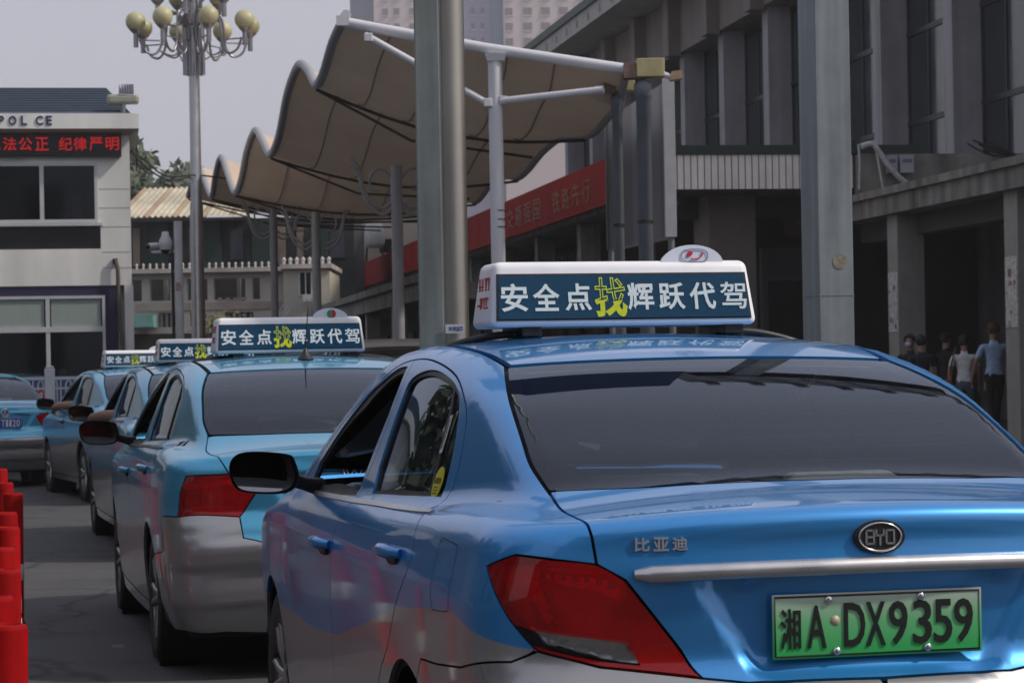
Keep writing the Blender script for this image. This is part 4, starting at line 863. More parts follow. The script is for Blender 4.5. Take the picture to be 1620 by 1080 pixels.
# meter boxes and cable bundle on the porch wall
for k, (x0, x1) in enumerate(((1402, 1421), (1422, 1447))):
    a, b = latl(x0, 260, FY - .42)[0], latl(x1, 260, FY - .42)[0]; zz0, zz1 = latl(1425, 274, FY - .42)[1], latl(1425, 246, FY - .42)[1]
    mb_ = frame_root('meter_box', ('narrow' if k == 0 else 'wide') + ' grey meter box on the stained wall beside the cable bundle', 'meter box', 'meter boxes on the porch wall')
    rect_part('case', mat('meter_grey', (.30, .31, .36), .5), mb_, (a + .02, b - .02, FY - .45, FY - .305, zz0, zz1), bevel=.01); rect_part('name_strip', mat('meter_strip', (.12, .12, .16), .5), mb_, (a + .06, b - .06, FY - .456, FY - .449, zz1 - .14, zz1 - .07))
def px_line(pts, ly): return [(latl(x, y, ly)[0], ly, latl(x, y, ly)[1]) for x, y in pts]
cb2 = frame_root('cable_bundle', 'pale tied cable bundle sagging down the stained porch wall', 'cable')
MB().tube(spline(px_line([(1362, 232), (1380, 228), (1392, 242), (1405, 262), (1420, 278), (1436, 292)], FY - .5), 5), .055, 8).build('main_cable', mat('pale_cable', (.42, .42, .43), .6, var=.3, scale=8), cb2)
for pts in ([(1385, 232), (1392, 270), (1398, 305)], [(1358, 228), (1360, 260), (1359, 300)], [(1425, 285), (1445, 292), (1470, 286)]): MB().tube(spline(px_line(pts, FY - .48), 5), .022, 6).build('loose_cable', mat('pale_cable', (.42, .42, .43)), cb2)
cb3 = frame_root('black_cable', 'dark wires drooping over the arcade roof at the right edge', 'cable')
for k in range(7):
    a = [(1530 + k * 9, 225 + random.randint(-4, 8)), (1570 + k * 5, 236 + random.randint(-5, 14)), (1635, 248 + k * 5)]; MB().tube(spline(px_line(a, FY - 2.0), 4), .018, 5).build('wire', BLACKP, cb3)

# ---------------------------------------------------------------- big posts
def upright(name, label, cat, boxes_fn):
    r = empty(name, label, cat); boxes_fn(r); return r
p = at(1325, 540, 18.); pr_ = empty('steel_pillar', 'tall square grey steel pillar rising in front of the porch', 'pillar', location=(p.x, p.y, 0), rz=TH)
rect_part('shaft', mat('pillar_paint', (.22, .25, .27), .6, .1, var=.42, scale=4.0, streak=.7, bump=.08, bscale=150), pr_, (-.132, .132, 0, .44, 0, 8.397), bevel=.006)
rect_part('base_plate', STEEL, pr_, (-.25, .25, -.1, .54, .002, .03)); MB().lathe([(.0, 0), (.055, 0)], 20, (.03, -.004, 2.15), 'y').build('glue_stain', mat('glue_stain', (.24, .23, .18), .8, var=.4, scale=30), pr_)
for z in (1.9, 4.6, 7.2): rect_part('joint_cover', mat('pillar_paint', (.27, .29, .30)), pr_, (-.135, .135, -.003, .443, z, z + .006))
ga = rect_part('unseen_gantry_arm', STEEL, pr_, (-.5, 4.4, -.05, .75, 8.4, 9.0))  # arm and ribs out of view, added for their dark reflection in the rear glass
for k in range(10): rect_part('unseen_gantry_rib', mat('unseen_gantry_rib', (.30, .29, .28), .6), ga, (-.3 + k * .46, -.2 + k * .46, -.25, 1.0, 9.002, 9.12))
p = at(684, 540, 13.); gp = empty('sign_post', 'thick grey box post clamped to a shiny round steel pole behind the nearest taxi', 'post', location=(p.x, p.y, 0), rz=.05)
rect_part('box_column', mat('box_column_paint', (.20, .22, .215), .55, .2, var=.40, scale=5, streak=.7, bump=.08, bscale=160), gp, (-.068, .062, -.06, .07, 0, 9), bevel=.006)
MB().lathe([(.082, 0), (.082, 9)], 32, (.118, .06, 0)).build('round_pole', mat('stainless', (.40, .38, .35), .42, 1., var=.15, scale=3, streak=.7), gp)
rect_part('seam_strip', STEEL, gp, (.0625, .072, -.05, .02, 0, 9))
bd_ = rect_part('unseen_board', mat('unseen_board_blue', (.02, .06, .16), .5), gp, (-1.5, 1.6, -.16, -.10, 5.1, 5.9)); rect_part('sign_stiffener', STEEL, bd_, (-1.4, 1.3, -.098, -.062, 5.25, 5.32), (-1.4, 1.3, -.098, -.062, 5.65, 5.72))  # board above the view, added so the rear glass mirrors something dark
tg = rect_part('tag_plate', mat('tag_white', (.55, .56, .60), .5), gp, (.04 + .03, .17, -.075, -.07, at(730, 527, 13).z, at(730, 513, 13).z))
marks('tag_print', 4, mat('tag_blue', (.05, .06, .20), .5, var=0), gp, (.125, -.0755, at(730, 520, 13).z), .075, .022, REAR, 3)

# ---------------------------------------------------------------- wave canopy
cn = empty('wave_canopy', 'big tan wave shaped membrane canopy on curled steel posts', 'canopy')
Lp = [(548, 26, 30), (528, 66, 31), (512, 118, 32), (500, 136, 33), (487, 112, 34.2), (472, 106, 35.6), (455, 150, 37.4), (442, 215, 39), (428, 246, 40.4), (416, 226, 41.6), (404, 208, 43), (391, 240, 44.6), (382, 285, 46), (372, 306, 47.2), (361, 280, 48.6), (350, 250, 50), (341, 280, 51.4), (335, 312, 52.8), (323, 285, 54.2), (312, 262, 55.5), (304, 290, 57), (298, 312, 58.5)]
Le = [at(*q) for q in Lp]; Ls = spline(Le, 5); nL = len(Ls)
Rs = []
for i, q in enumerate(Ls):
    u = i / (nL - 1); zmean = 4.40 + .55 * u; wave = (q.z - (5.2 - .2 * u)) * .30
    Rs.append(Vector((1.50 - .150 * (q.y - 29.2) + .9 * u, q.y - 1.0 + 1.6 * u + .6, zmean + wave)))
Rs[0] = at(992, 112, 29.2)
nv = 12; V = []
for a, b in zip(Ls, Rs):
    for k in range(nv + 1): t = k / nv; p_ = a.lerp(b, t); p_.z -= .28 * math.sin(math.pi * t) * min(1, len(V) / ((nv + 1) * 9)); V.append(p_)
Fq = [(i * (nv + 1) + k, i * (nv + 1) + k + 1, (i + 1) * (nv + 1) + k + 1, (i + 1) * (nv + 1) + k) for i in range(nL - 1) for k in range(nv)]
FAB = mat('membrane', (.56, .43, .34), .8, var=.15, scale=.8)
nn2 = FAB.node_tree; b_ = nn2.nodes['Principled BSDF']; tr = nn2.nodes.new('ShaderNodeBsdfTranslucent'); tr.inputs[0].default_value = (.62, .50, .38, 1); mx_ = nn2.nodes.new('ShaderNodeMixShader'); mx_.inputs[0].default_value = .035
nn2.links.new(b_.outputs[0], mx_.inputs[1]); nn2.links.new(tr.outputs[0], mx_.inputs[2]); nn2.links.new(mx_.outputs[0], nn2.nodes['Material Output'].inputs[0])
mbn = MB().add(V, Fq, True).build('membrane', FAB, cn)
TUBE = mat('canopy_tube', (.34, .34, .36), .5, .2, var=.1); DKT = mat('canopy_cable', (.06, .048, .04), .7)
MB().tube([p_ + Vector((0, 0, .02)) for p_ in Ls], .065, 8).build('edge_tube', TUBE, cn)
MB().tube(Rs, .05, 8).build('edge_tube', TUBE, cn)
for j in (3, 8, 13, 17, 21):
    i = min(j * 5, nL - 1); a, b = Ls[i], Rs[i]; MB().tube([a.lerp(b, t) - Vector((0, 0, .28 * math.sin(math.pi * t) + .05)) for t in np.linspace(0, 1, 9)], .022, 6).build('valley_rib', DKT, cn)
    MB().tube([a - Vector((0, 0, .05)), a.lerp(b, .35) - Vector((0, 0, .5)), a.lerp(b, .8) - Vector((0, 0, .42))], .02, 5).build('tie_cable', DKT, cn)
for t_ in (.2, .4, .6, .8):
    MB().tube([V[i * (nv + 1) + int(t_ * nv)] - Vector((0, 0, .022)) for i in range(nL)], .012, 4, False).build('seam', mat('membrane_seam', (.30, .23, .18), .8), cn)
fb = [at(545, 36, 29.9), at(768, 77, 29.5), at(990, 110, 29.1)]
MB().tube(fb, .068, 12).build('front_beam', WHITEM, cn)
MB().tube([at(578, 56, 29.7), at(776, 166, 29.4)], .042, 10).build('strut', WHITEM, cn); MB().tube([at(792, 160, 29.4), at(955, 142, 29.0)], .045, 10).build('strut', WHITEM, cn)
MB().box(-.08, .08, -.08, .08, -.06, .06).build('beam_shoe', WHITEM, cn).location = at(543, 34, 29.9)
pt = at(784, 90, 29.45); MB().lathe([(.085, 0), (.085, pt.z - .04)], 24, (at(790, 500, 29.45).x, 29.45, 0)).build('front_post', WHITEM, cn)
MB().hexa([(pt.x - .10, 29.36, pt.z - .06), (pt.x + .10, 29.36, pt.z - .06), (pt.x + .10, 29.54, pt.z - .06), (pt.x - .10, 29.54, pt.z - .06)], [(pt.x - .13, 29.34, pt.z + .03), (pt.x + .13, 29.34, pt.z + .03), (pt.x + .13, 29.56, pt.z + .03), (pt.x - .13, 29.56, pt.z + .03)]).build('post_head', WHITEM, cn)
for gx, gy in ((583, 60), (772, 163), (797, 159), (948, 143)): q_ = at(gx, gy, 29.42); MB().box(-.05, .05, -.06, .06, -.05, .05).build('gusset', WHITEM, cn, .01).location = q_
for z in (334, 348, 360): MB().lathe([(.088, 0), (.088, .012)], 20, (at(790, z, 29.45).x, 29.45, at(790, z, 29.45).z)).build('wire_tie', BLACKP, cn)
for x, ytop, Y, r in ((629, 262, 36, .085), (500, 335, 47, .085), (433, 325, 52, .08)):
    q = at(x + 2, 500, Y); zt = at(x, ytop, Y).z
    MB().lathe([(r, 0), (r, zt)], 18, (q.x, q.y, 0)).build('post', TUBE, cn)
    for s_ in (-1, 1):
        for k_, off_ in enumerate((0, .10)):
            MB().tube(spline([(q.x + s_ * a, q.y, zt + b - off_) for a, b in ((.08, -.55), (.22, -.62), (.40, -.50), (.50, -.28), (.56, -.02), (.66, .12))], 4), .024, 7).build('curl_bracket', TUBE, cn)
        MB().tube(spline([(q.x + s_ * a, q.y, zt + b) for a, b in ((.08, -.18), (.20, -.05), (.34, -.08), (.40, -.22), (.34, -.36), (.22, -.34))], 4), .02, 6).build('curl_bracket', TUBE, cn)
# ---------------------------------------------------------------- pipe columns with yellow boxes and the sign board behind
pcg = 'grey pipe columns with yellow box heads'
for nm, xc, w_, ytop, yb0, yb1, xb0, xb1, Y in (('pipe_column', 976, .062, 150, 118, 146, 960, 1003, 29.6), ('pipe_column', 1018, .088, 128, 94, 124, 992, 1050, 29.0)):
    q = at(xc + 6, 500, Y); r = empty('pipe_column', ('slimmer left' if xc < 1000 else 'thicker right') + ' grey pipe column with a rusty yellow box on top', 'column', pcg, location=(q.x, q.y, 0))
    zt = at(xc, ytop, Y).z
    MB().lathe([(w_, 0), (w_, zt - .22), (w_ * 1.25, zt - .20), (w_ * 1.25, zt - .04), (w_ * .9, zt)], 22).build('pipe', mat('pipe_grey', (.13, .15, .175), .5, .2, var=.25, scale=4, streak=.6), r)
    a, b = at(xb0, yb1, Y), at(xb1, yb0, Y); rect_part('box_head', mat('yellow_box', (.44, .39, .20), .6, var=.3, scale=6, streak=.6), r, (a.x - q.x + .11, b.x - q.x, -.14, .14, a.z, b.z), bevel=.008)
    rect_part('rust_flange', mat('rust_flange', (.20, .13, .11), .8, var=.4, scale=10), r, (a.x - q.x - .04, a.x - q.x + .108, -.12, .12, a.z - .01, b.z - .05))
    for z in (2.2, 3.1): MB().lathe([(w_ + .006, z), (w_ + .006, z + .04)], 22).build('pipe_band', BLACKP, r)
sb0, sb1 = at(967, 395, 34.3), at(1062, 375, 29.9)
bo = empty('sign_board', 'back of a large grey sign board with ribbed sheet and light frame', 'sign board')
zt0, zt1 = at(967, 190, 34.3).z, at(1062, 128, 29.9).z
dv = (sb1 - sb0); dv.z = 0; L_ = dv.length; dv.normalize(); nv_ = Vector((-dv.y, dv.x, 0))
RBM = mat('ribbed_sheet', (.12, .13, .16), .5, .3, var=.25, scale=2, streak=.5)
nr = 9
for k in range(nr):
    a, b = sb0.lerp(sb1, k / nr), sb0.lerp(sb1, (k + 1) / nr); za, zb2 = zt0 + (zt1 - zt0) * k / nr, zt0 + (zt1 - zt0) * (k + 1) / nr
    o1 = .07 if k % 3 == 1 else 0
    MB().hexa([a + nv_ * o1, b + nv_ * o1, b - nv_ * .03, a - nv_ * .03][::-1], [Vector((a.x, a.y, za)) + nv_ * o1, Vector((b.x, b.y, zb2)) + nv_ * o1, Vector((b.x, b.y, zb2)) - nv_ * .03, Vector((a.x, a.y, za)) - nv_ * .03][::-1]).build('sheet', RBM if o1 else mat('board_panel', (.10, .105, .12), .6, var=.2), bo)
LF = mat('board_frame', (.36, .37, .40), .5, var=.1)
e = sb1 + dv * .03; MB().hexa([e - dv * .035 + nv_ * .06, e - dv * .035 - nv_ * .08, e + dv * .035 - nv_ * .08, e + dv * .035 + nv_ * .06], [Vector((q.x, q.y, zt1 + .03)) for q in (e - dv * .035 + nv_ * .06, e - dv * .035 - nv_ * .08, e + dv * .035 - nv_ * .08, e + dv * .035 + nv_ * .06)]).build('side_frame', LF, bo)
e = sb0; MB().hexa([e - dv * .02 + nv_ * .06, e - dv * .02 - nv_ * .06, e + dv * .02 - nv_ * .06, e + dv * .02 + nv_ * .06], [Vector((q.x, q.y, zt0)) for q in (e - dv * .02 + nv_ * .06, e - dv * .02 - nv_ * .06, e + dv * .02 - nv_ * .06, e + dv * .02 + nv_ * .06)]).build('side_frame', STEEL, bo)
for t in (.34, .78): MB().tube([Vector((sb0.x, sb0.y, sb0.z + (zt0 - sb0.z) * (1 - t))) + nv_ * .1, Vector((sb1.x, sb1.y, sb1.z + (zt1 - sb1.z) * (1 - t))) + nv_ * .1], .02, 6).build('crossbar', BLACKP, bo)
MB().tube([sb0, sb1], .03, 6).build('bottom_rail', LF, bo)
for q in (sb0, sb1): MB().tube([(q.x, q.y, 0), (q.x, q.y, q.z)], .04, 8).build('leg', STEEL, bo)
sl_ = at(1062, 122, 29.5); fl_ = empty('flood_lamp', 'small rusty flood lamp on the top corner of the sign board', 'lamp', location=sl_)
MB().tube([(-.28, 0, .02), (-.1, 0, .04), (.02, 0, -.02)], .035, 8).build('arm', WHITEM, fl_); MB().hexa([(-.02, -.09, -.05), (.13, -.09, -.03), (.13, .09, -.03), (-.02, .09, -.05)], [(.0, -.09, .06), (.12, -.09, .07), (.12, .09, .07), (.0, .09, .06)]).build('head', mat('rusty_head', (.35, .26, .18), .8, var=.5, scale=20), fl_)
# ---------------------------------------------------------------- police post
KY = 42.5
kx = lambda x: latl(x, 300, KY)[0]
kz = lambda y, x=100: latl(x, y, KY)[1]
ki = frame_root('police_post', 'two storey pale police post with dark blue hipped roof and red text display', 'building')
KR = kx(206); KL = -15.0
PALE = mat('pale_cladding', (.74, .74, .71), .7, var=.22, scale=.9, streak=.6); NAVY = mat('navy_band', (.020, .016, .055), .6, var=.2)
wu0, wu1, wuz0, wuz1 = kx(-130), kx(154), kz(352), kz(258)
wl1, wlz1 = kx(163), kz(468); sl0, sl1, slz0, slz1 = kx(-130), kx(158), kz(394), kz(358)
zb0, zb1 = kz(452), kz(209)
w_ = MB().wall(KL, KR, zb0, zb1, KY, KY + .25, [(wu0, wu1, wuz0, wuz1), (sl0, sl1, slz0, slz1)]); w_.box(KR - .25, KR, KY + .25, KY + 5.5, .0, zb1); w_.build('wall', PALE, ki)
w_ = MB().wall(KL, KR - .26, 0, zb0 - .003, KY + .02, KY + .24, [(kx(-130), wl1, .5, wlz1)]); w_.build('lower_wall', NAVY, ki)
rect_part('corner_trim', PALE, ki, (KR - .13, KR + .02, KY - .02, KY + .2, 0, zb0 - .004))
for y in (300, 330, 360, 400, 425): rect_part('cladding_joint', mat('joint_line', (.33, .33, .31), .8), ki, (wu1 + .02 if y < 355 else sl1 + .02, KR - .01, KY - .003, KY + .01, kz(y), kz(y) + .012))
rect_part('back_wall', mat('post_interior', (.30, .29, .26), .85, var=.3, scale=.8), ki, (KL, KR - .3, KY + 3, KY + 3.1, 0, zb1))
rect_part('floor_slab', DARKW, ki, (KL, KR - .3, KY + .25, KY + 3, zb0 - .1, zb0 + .1))
ALU = mat('alu_frame', (.55, .56, .58), .4, .2, var=.06); KGL = glass('kiosk_glass', (.60, .64, .64), .9, .03, 2.0); KBL = mat('roller_blind', (.27, .33, .31), .75, var=.08, streak=.6)
def kwin(x0, x1, z0, z1, vs_, hs_, nm='window'):
    f = .05; b = [(x0, x1, KY - .03, KY + .06, z0, z0 + f), (x0, x1, KY - .03, KY + .06, z1 - f, z1), (x0, x0 + f, KY - .029, KY + .059, z0 + f, z1 - f), (x1 - f, x1, KY - .029, KY + .059, z0 + f, z1 - f)]
    b += [(v - f * .7, v + f * .7, KY - .028, KY + .058, z0 + f, z1 - f) for v in vs_]; o = rect_part(nm, ALU, ki, *b)
    for h in hs_: rect_part('transom', ALU, o, (x0 + f, x1 - f, KY - .035, KY + .05, h - .045, h + .045))
    xs = [x0 + f] + [q for v in vs_ for q in (v - f * .7, v + f * .7)] + [x1 - f]
    for i in range(0, len(xs), 2): rect_part('pane', KGL, o, (xs[i], xs[i + 1], KY + .01, KY + .016, z0 + f, z1 - f))
    return o
kwin(wu0, wu1, wuz0, wuz1, [kx(66), kx(-32)], [])
wl = kwin(kx(-130), wl1, .5, wlz1, [kx(72), kx(-40)], [kz(521)])
for a, b in ((kx(-40) + .06, kx(72) - .06), (kx(72) + .06, wl1 - .08)): rect_part('blind', KBL, wl, (a, b, KY + .002, KY + .008, kz(519), wlz1 - .05))
rect_part('dark_panel', mat('dark_ribbon', (.012, .013, .018), .35), ki, (sl0, sl1, KY + .05, KY + .08, slz0, slz1))
rect_part('ledge', ALU, ki, (wu0 - .05, sl1 + .03, KY - .06, KY - .001, slz1 + .005, wuz0 - .005))
rect_part('interior_crate', mat('interior_pale', (.40, .40, .38), .8), ki, (kx(88), kx(108), KY + 1.2, KY + 1.6, wuz0 - .3, wuz0 + .25), (kx(112), kx(128), KY + 1.7, KY + 2.0, wuz0 - .3, wuz0 + .6))
rect_part('interior_desk', mat('interior_brown', (.20, .14, .09), .7), ki, (kx(30), kx(148), KY + 1.0, KY + 2.2, wuz0 - .35, wuz0 - .05))
ld = rect_part('text_display', mat('display_black', (.012, .010, .012), .4, var=.2), ki, (kx(-140), kx(193), KY - .14, KY - .004, kz(248), kz(211)))
LEDR = mat('led_red', (.10, .003, .004), .5, var=.3, scale=25, emit=(1., .02, .025), es=.36)
zc_ = kz(229, 150); ch_h = kz(215) - kz(241)
for ch, x in zip('执法公正', (-8, 17, 42, 68)): text('display_letter', ch, LEDR, ld, (kx(x), KY - .15, zc_), .225, ch_h * .80, off=.012, depth=.01)
for ch, x in zip('纪律严明', (105, 128, 153, 179)): text('display_letter', ch, LEDR, ld, (kx(x), KY - .15, zc_), .225, ch_h * .80, off=.012, depth=.01)
ez0, ez1 = kz(207), kz(183); er = kx(221)
ev = MB().hexa([(KL, KY - .03, kz(214)), (KR + .02, KY - .03, kz(214)), (KR + .02, KY + 5.5, kz(214)), (KL, KY + 5.5, kz(214))], [(KL, KY - .34, ez0), (er, KY - .34, ez0), (er, KY + 5.8, ez0), (KL, KY + 5.8, ez0)]).build('soffit', mat('soffit', (.42, .42, .38), .8, var=.15, streak=.3), ki)
rect_part('eave', PALE, ki, (KL, er, KY - .36, KY + 5.8, ez0 + .002, ez1))
NAVT = mat('navy_letter', (.02, .02, .09), .5, var=0)
for ch, x, w in (('P', 5, .10), ('O', 23, .13), ('L', 41, .10), ('C', 65, .125), ('E', 80, .10)): text('wall_letter', ch, NAVT, ki, (kx(x), KY - .365, (ez0 + ez1) / 2 + .01), w, .155, off=.02, depth=.02)
ROOFB = mat('blue_tile_roof', (.035, .055, .085), .75, var=.2, scale=2)
ry = KY + 2.7; rzx, rz1 = latl(168, 139, ry)
rf_ = MB().add([(KL, KY - .3, ez1), (er - .12, KY - .3, ez1), (er - .12, KY + 5.7, ez1), (KL, KY + 5.7, ez1), (KL, ry, rz1), (rzx, ry, rz1)], [(0, 1, 5, 4), (1, 2, 5), (2, 3, 4, 5), (0, 4, 3)]).build('roof', ROOFB, ki)
for k in range(1, 11):
    t = k / 11; z = ez1 + (rz1 - ez1) * t; y = KY - .3 + (ry - KY + .3) * t; x1 = er - .12 + (rzx - er + .12) * t
    MB().box(KL, x1 - .02, y - .02, y + .015, z - .012, z + .022).build('tile_course', ROOFB, rf_)
cbk = frame_root('hanging_cable', 'brown flexible cable hanging down the police post beside its lower window', 'cable')
MB().tube(spline([(kx(180), KY - .06, kz(412)), (kx(184), KY - .08, kz(430)), (kx(184), KY - .07, kz(470)), (kx(187), KY - .07, kz(520)), (kx(190), KY - .07, kz(560))], 5), .035, 8).build('cable', mat('brown_cable', (.10, .085, .07), .8), cbk); rect_part('outlet', BLACKP, cbk, (kx(176), kx(184), KY - .08, KY - .005, kz(418), kz(410)))
sp_ = frame_root('solar_lamp', 'solar panel floodlight standing on the police post roof corner', 'lamp')
x0 = kx(197); z0 = ez1; sy = KY - .15
MB().tube([(x0, sy, z0), (x0, sy, kz(166, 197))], .045, 8).build('stem', STEEL, sp_)
rect_part('lamp_body', mat('lamp_olive', (.30, .31, .25), .5), sp_, (kx(171), kx(222), sy - .06, sy + .08, kz(167, 197), kz(151, 197)), bevel=.05)
b = latl(187, 150, sy), latl(213, 130, sy); pn = MB().hexa([(b[0][0], sy - .06, b[0][1]), (b[1][0], sy - .06, b[0][1] - .02), (b[1][0], sy - .03, b[0][1] - .02), (b[0][0], sy - .03, b[0][1])], [(b[0][0], sy + .10, b[1][1]), (b[1][0], sy + .10, b[1][1] - .02), (b[1][0], sy + .13, b[1][1] - .02), (b[0][0], sy + .13, b[1][1])]).build('panel_frame', ALU, sp_)
for k in range(6):
    xa = b[0][0] + (b[1][0] - b[0][0]) * (.06 + .15 * k); MB().hexa([(xa, sy - .058, b[0][1] + .02), (xa + .036, sy - .058, b[0][1] + .01), (xa + .036, sy - .045, b[0][1] + .01), (xa, sy - .045, b[0][1] + .02)], [(xa, sy + .085, b[1][1] - .02), (xa + .036, sy + .085, b[1][1] - .035), (xa + .036, sy + .1, b[1][1] - .035), (xa, sy + .1, b[1][1] - .02)]).build('solar_cell', mat('solar_cell', (.06, .055, .09), .3), pn)
# ---------------------------------------------------------------- fence in front of the police post
FYl = 36.5
fz = lambda y, x=60: latl(x, y, FYl)[1]
fx = lambda x: latl(x, 610, FYl)[0]
fe = frame_root('railing', 'white looped road railing in front of the police post', 'railing')
FWH = mat('railing_white', (.58, .60, .64), .45, var=.1)
rect_part('top_rail', FWH, fe, (-16, fx(175), FYl - .025, FYl + .025, fz(601), fz(596))); rect_part('bottom_rail', FWH, fe, (-16, fx(175), FYl - .022, FYl + .022, .2, .25)); rect_part('middle_rail', FWH, fe, (-16, fx(175), FYl - .015, FYl + .015, fz(616), fz(613)))
pitch = fx(57) - fx(35)
k0 = fx(35)
for k in range(-42, 7):
    xa = k0 + k * pitch
    MB().tube([(xa + .03, FYl, .25), (xa + .03, FYl, fz(608)), (xa + .05, FYl, fz(603.5)), (xa + pitch * .27, FYl, fz(602)), (xa + pitch * .49, FYl, fz(603.5)), (xa + pitch * .52, FYl, fz(608)), (xa + pitch * .52, FYl, .25)], .013, 6).build('loop', FWH, fe)
    MB().tube([(xa + pitch * .78, FYl, .25), (xa + pitch * .78, FYl, fz(598))], .012, 6).build('picket', FWH, fe)
for x in (79, 320, -160, -400, -640, -880, -1100):
    c = fx(x); r = rect_part('post', FWH, fe, (c - .075, c + .075, FYl - .06, FYl + .06, 0, fz(583)), bevel=.008); rect_part('post_cap', FWH, r, (c - .06, c + .06, FYl - .05, FYl + .05, fz(583) + .002, fz(579)), bevel=.02)
bb = frame_root('hoarding', 'dark blue hoarding boards behind the white railing', 'hoarding')
for k in range(9): rect_part('board', mat('hoarding_blue', (.05, .075, .19), .6, var=.3, scale=2), bb, (fx(-900 + k * 118), fx(-900 + (k + 1) * 118) - .02, FYl + .8, FYl + .84, .05, fz(600)))
rb = frame_root('area_banner', 'small red cloth banner with white characters tied to the railing', 'banner')
cl_ = rect_part('cloth', mat('cloth_red', (.42, .025, .03), .7, var=.15), rb, (fx(-32), fx(71), FYl - .05, FYl - .035, fz(640), fz(618)))
for ch, x in zip('客区域', (35, 49, 62)): text('banner_letter', ch, mat('banner_white', (.62, .58, .58), .6, var=0), rb, (fx(x), FYl - .055, fz(627)), .115, .13, off=.012, depth=.006)
# more cloth banners along the railing outside the picture: they show up as red reflections in the taxi doors
for x, nb_ in ((-330, 'first'), (-620, 'second'), (-960, 'third')):
    q = frame_root('area_banner', nb_ + ' red cloth banner on the railing beyond the left edge', 'banner', 'banners out of view'); rect_part('cloth', MATS['cloth_red'], q, (fx(x), fx(x + 150), FYl - .05, FYl - .035, .3, fz(612)))

# ---------------------------------------------------------------- globe street lamp
LY = 50.; lp = at(314, 500, LY); la_ = empty('globe_lamp', 'tall steel street lamp with two tiers of yellowish globes', 'street lamp', location=(lp.x, lp.y, 0))
zt_ = at(308, 92, LY).z; ARM = mat('lamp_arm_steel', (.30, .30, .33), .35, .7, var=.15); GLB = mat('globe_glass', (.44, .42, .24), .45, var=.18, scale=1.6)
MB().lathe([(.17, 0), (.17, 1.0), (.145, 1.05), (.135, zt_ * .62), (.115, zt_ * .63), (.105, zt_ + 1.6)], 24).build('pole', GALV, la_)
for k in range(8):
    t = 2 * math.pi * k / 8; MB().tube([(.19 * math.cos(t), .19 * math.sin(t), zt_ - .35), (.19 * math.cos(t), .19 * math.sin(t), zt_ + .6)], .04, 8).build('sleeve', ARM, la_)
def globe_arm(t, R_, zg, zarm, big=1.):
    c, s = math.cos(t), math.sin(t); P = lambda r, z: (r * c, r * s, z)
    MB().tube(spline([P(.19, zarm - .1), P(.21, zarm + .25), P(.36, zarm + .47), P(.58, zarm + .42), P(R_ - .55, zarm + .05), P(R_ - .52, zarm - .22), P(R_ - .38, zarm - .40), P(R_ - .18, zarm - .33), P(R_ - .08, zarm - .1)], 5), .026, 7).build('arm', ARM, la_)
    MB().tube(spline([P(R_ - .45, zarm - .30), P(R_ - .75, zarm - .42), P(R_ - .92, zarm - .28), P(R_ - .88, zarm - .1)], 4), .018, 6).build('curl', ARM, la_)
    MB().tube([P(R_ - .5, zarm - .12), P(R_, zarm - .12)], .016, 6).build('tie_rod', ARM, la_)
    h = MB().tube([P(R_, zg - .52), P(R_, zg - .20)], .05, 10); h.lathe([(.06, zg - .24), (.13, zg - .17), (.14, zg - .12)], 14, (R_ * c, R_ * s, 0)); h.build('globe_holder', ARM, la_)
    MB().ball(P(R_, zg), .205 * big, 20).build('globe', GLB, la_)
zg0 = at(308, 38, LY).z
for k in range(8): globe_arm(math.radians(22 + 45 * k), 1.2, zg0, zg0 - .25)
for k in range(5): globe_arm(math.radians(50 + 72 * k), .62 + .1, zg0 + .62, zg0 + .35)
# ---------------------------------------------------------------- camera mast
CYl = 38.; cp = at(284, 500, CYl); cm = empty('camera_mast', 'white camera mast with a dome camera and a bullet camera', 'camera mast', location=(cp.x, cp.y, 0))
zt_ = at(284, 350, CYl).z
MB().lathe([(.065, 0), (.065, zt_)], 18).build('pole', mat('mast_white', (.55, .55, .56), .5, var=.3, scale=5, streak=.7), cm); rect_part('conduit', BLACKP, cm, (-.115, -.075, -.03, .03, 0, zt_ - .45)); rect_part('red_notice', mat('notice_print', (.35, .25, .2), .7, var=.5, scale=20), cm, (-.04, .04, -.069, -.064, at(284, 460, CYl).z, at(284, 447, CYl).z))
az = at(262, 398, CYl).z; rect_part('arm', mat('mast_white', (.5, .5, .5)), cm, (-.42, -.06, -.03, .03, az - .02, az + .02))
MB().lathe([(.0, .26), (.05, .26), (.06, .20), (.10, .12), (.105, .04), (.09, .0), (.09, -.02)], 18, (-.20, 0, az + .05)).build('dome_camera', mat('camera_white', (.5, .5, .52), .4), cm); MB().ball((-.20, 0, az + .04), .085, 14).build('dome_glass', mat('dome_dark', (.02, .02, .025), .1), cm)
MB().tube([(-.33, .05, az + .10), (-.45, -.10, az + .08)], [.045, .05], 12).build('bullet_camera', mat('camera_white', (.5, .5, .52)), cm); MB().ball((-.455, -.105, az + .08), .042, 10).build('bullet_lens', BLACKP, cm)

# ---------------------------------------------------------------- old two storey building beyond the taxis
BY = 75.; bx = lambda x: at(x, 450, BY).x; bz = lambda y, x=350: at(x, y, BY).z
ob = empty('old_building', 'weathered two storey building with open window bays and a parapet of white pegs', 'building')
OLD = mat('old_plaster', (.50, .465, .42), .85, var=.35, scale=.6, streak=.6); OLDP = mat('old_pinkish', (.38, .31, .27), .85, var=.4, scale=.5)
up = [(208, 224), (237, 269), (296, 328), (338, 388), (399, 411)]
holes = [(bx(a), bx(b), bz(474), bz(440)) for a, b in up] + [(bx(250), bx(290), bz(516), bz(493)), (bx(300), bx(322), bz(516), bz(493)), (bx(355), bx(400), bz(518), bz(494))]
MB().wall(bx(180), bx(452), 0, bz(432), BY, BY + .35, holes).build('wall', OLD, ob)
rect_part('pink_band', OLDP, ob, (bx(214), bx(450), BY - .05, BY - .004, bz(490), bz(478)))
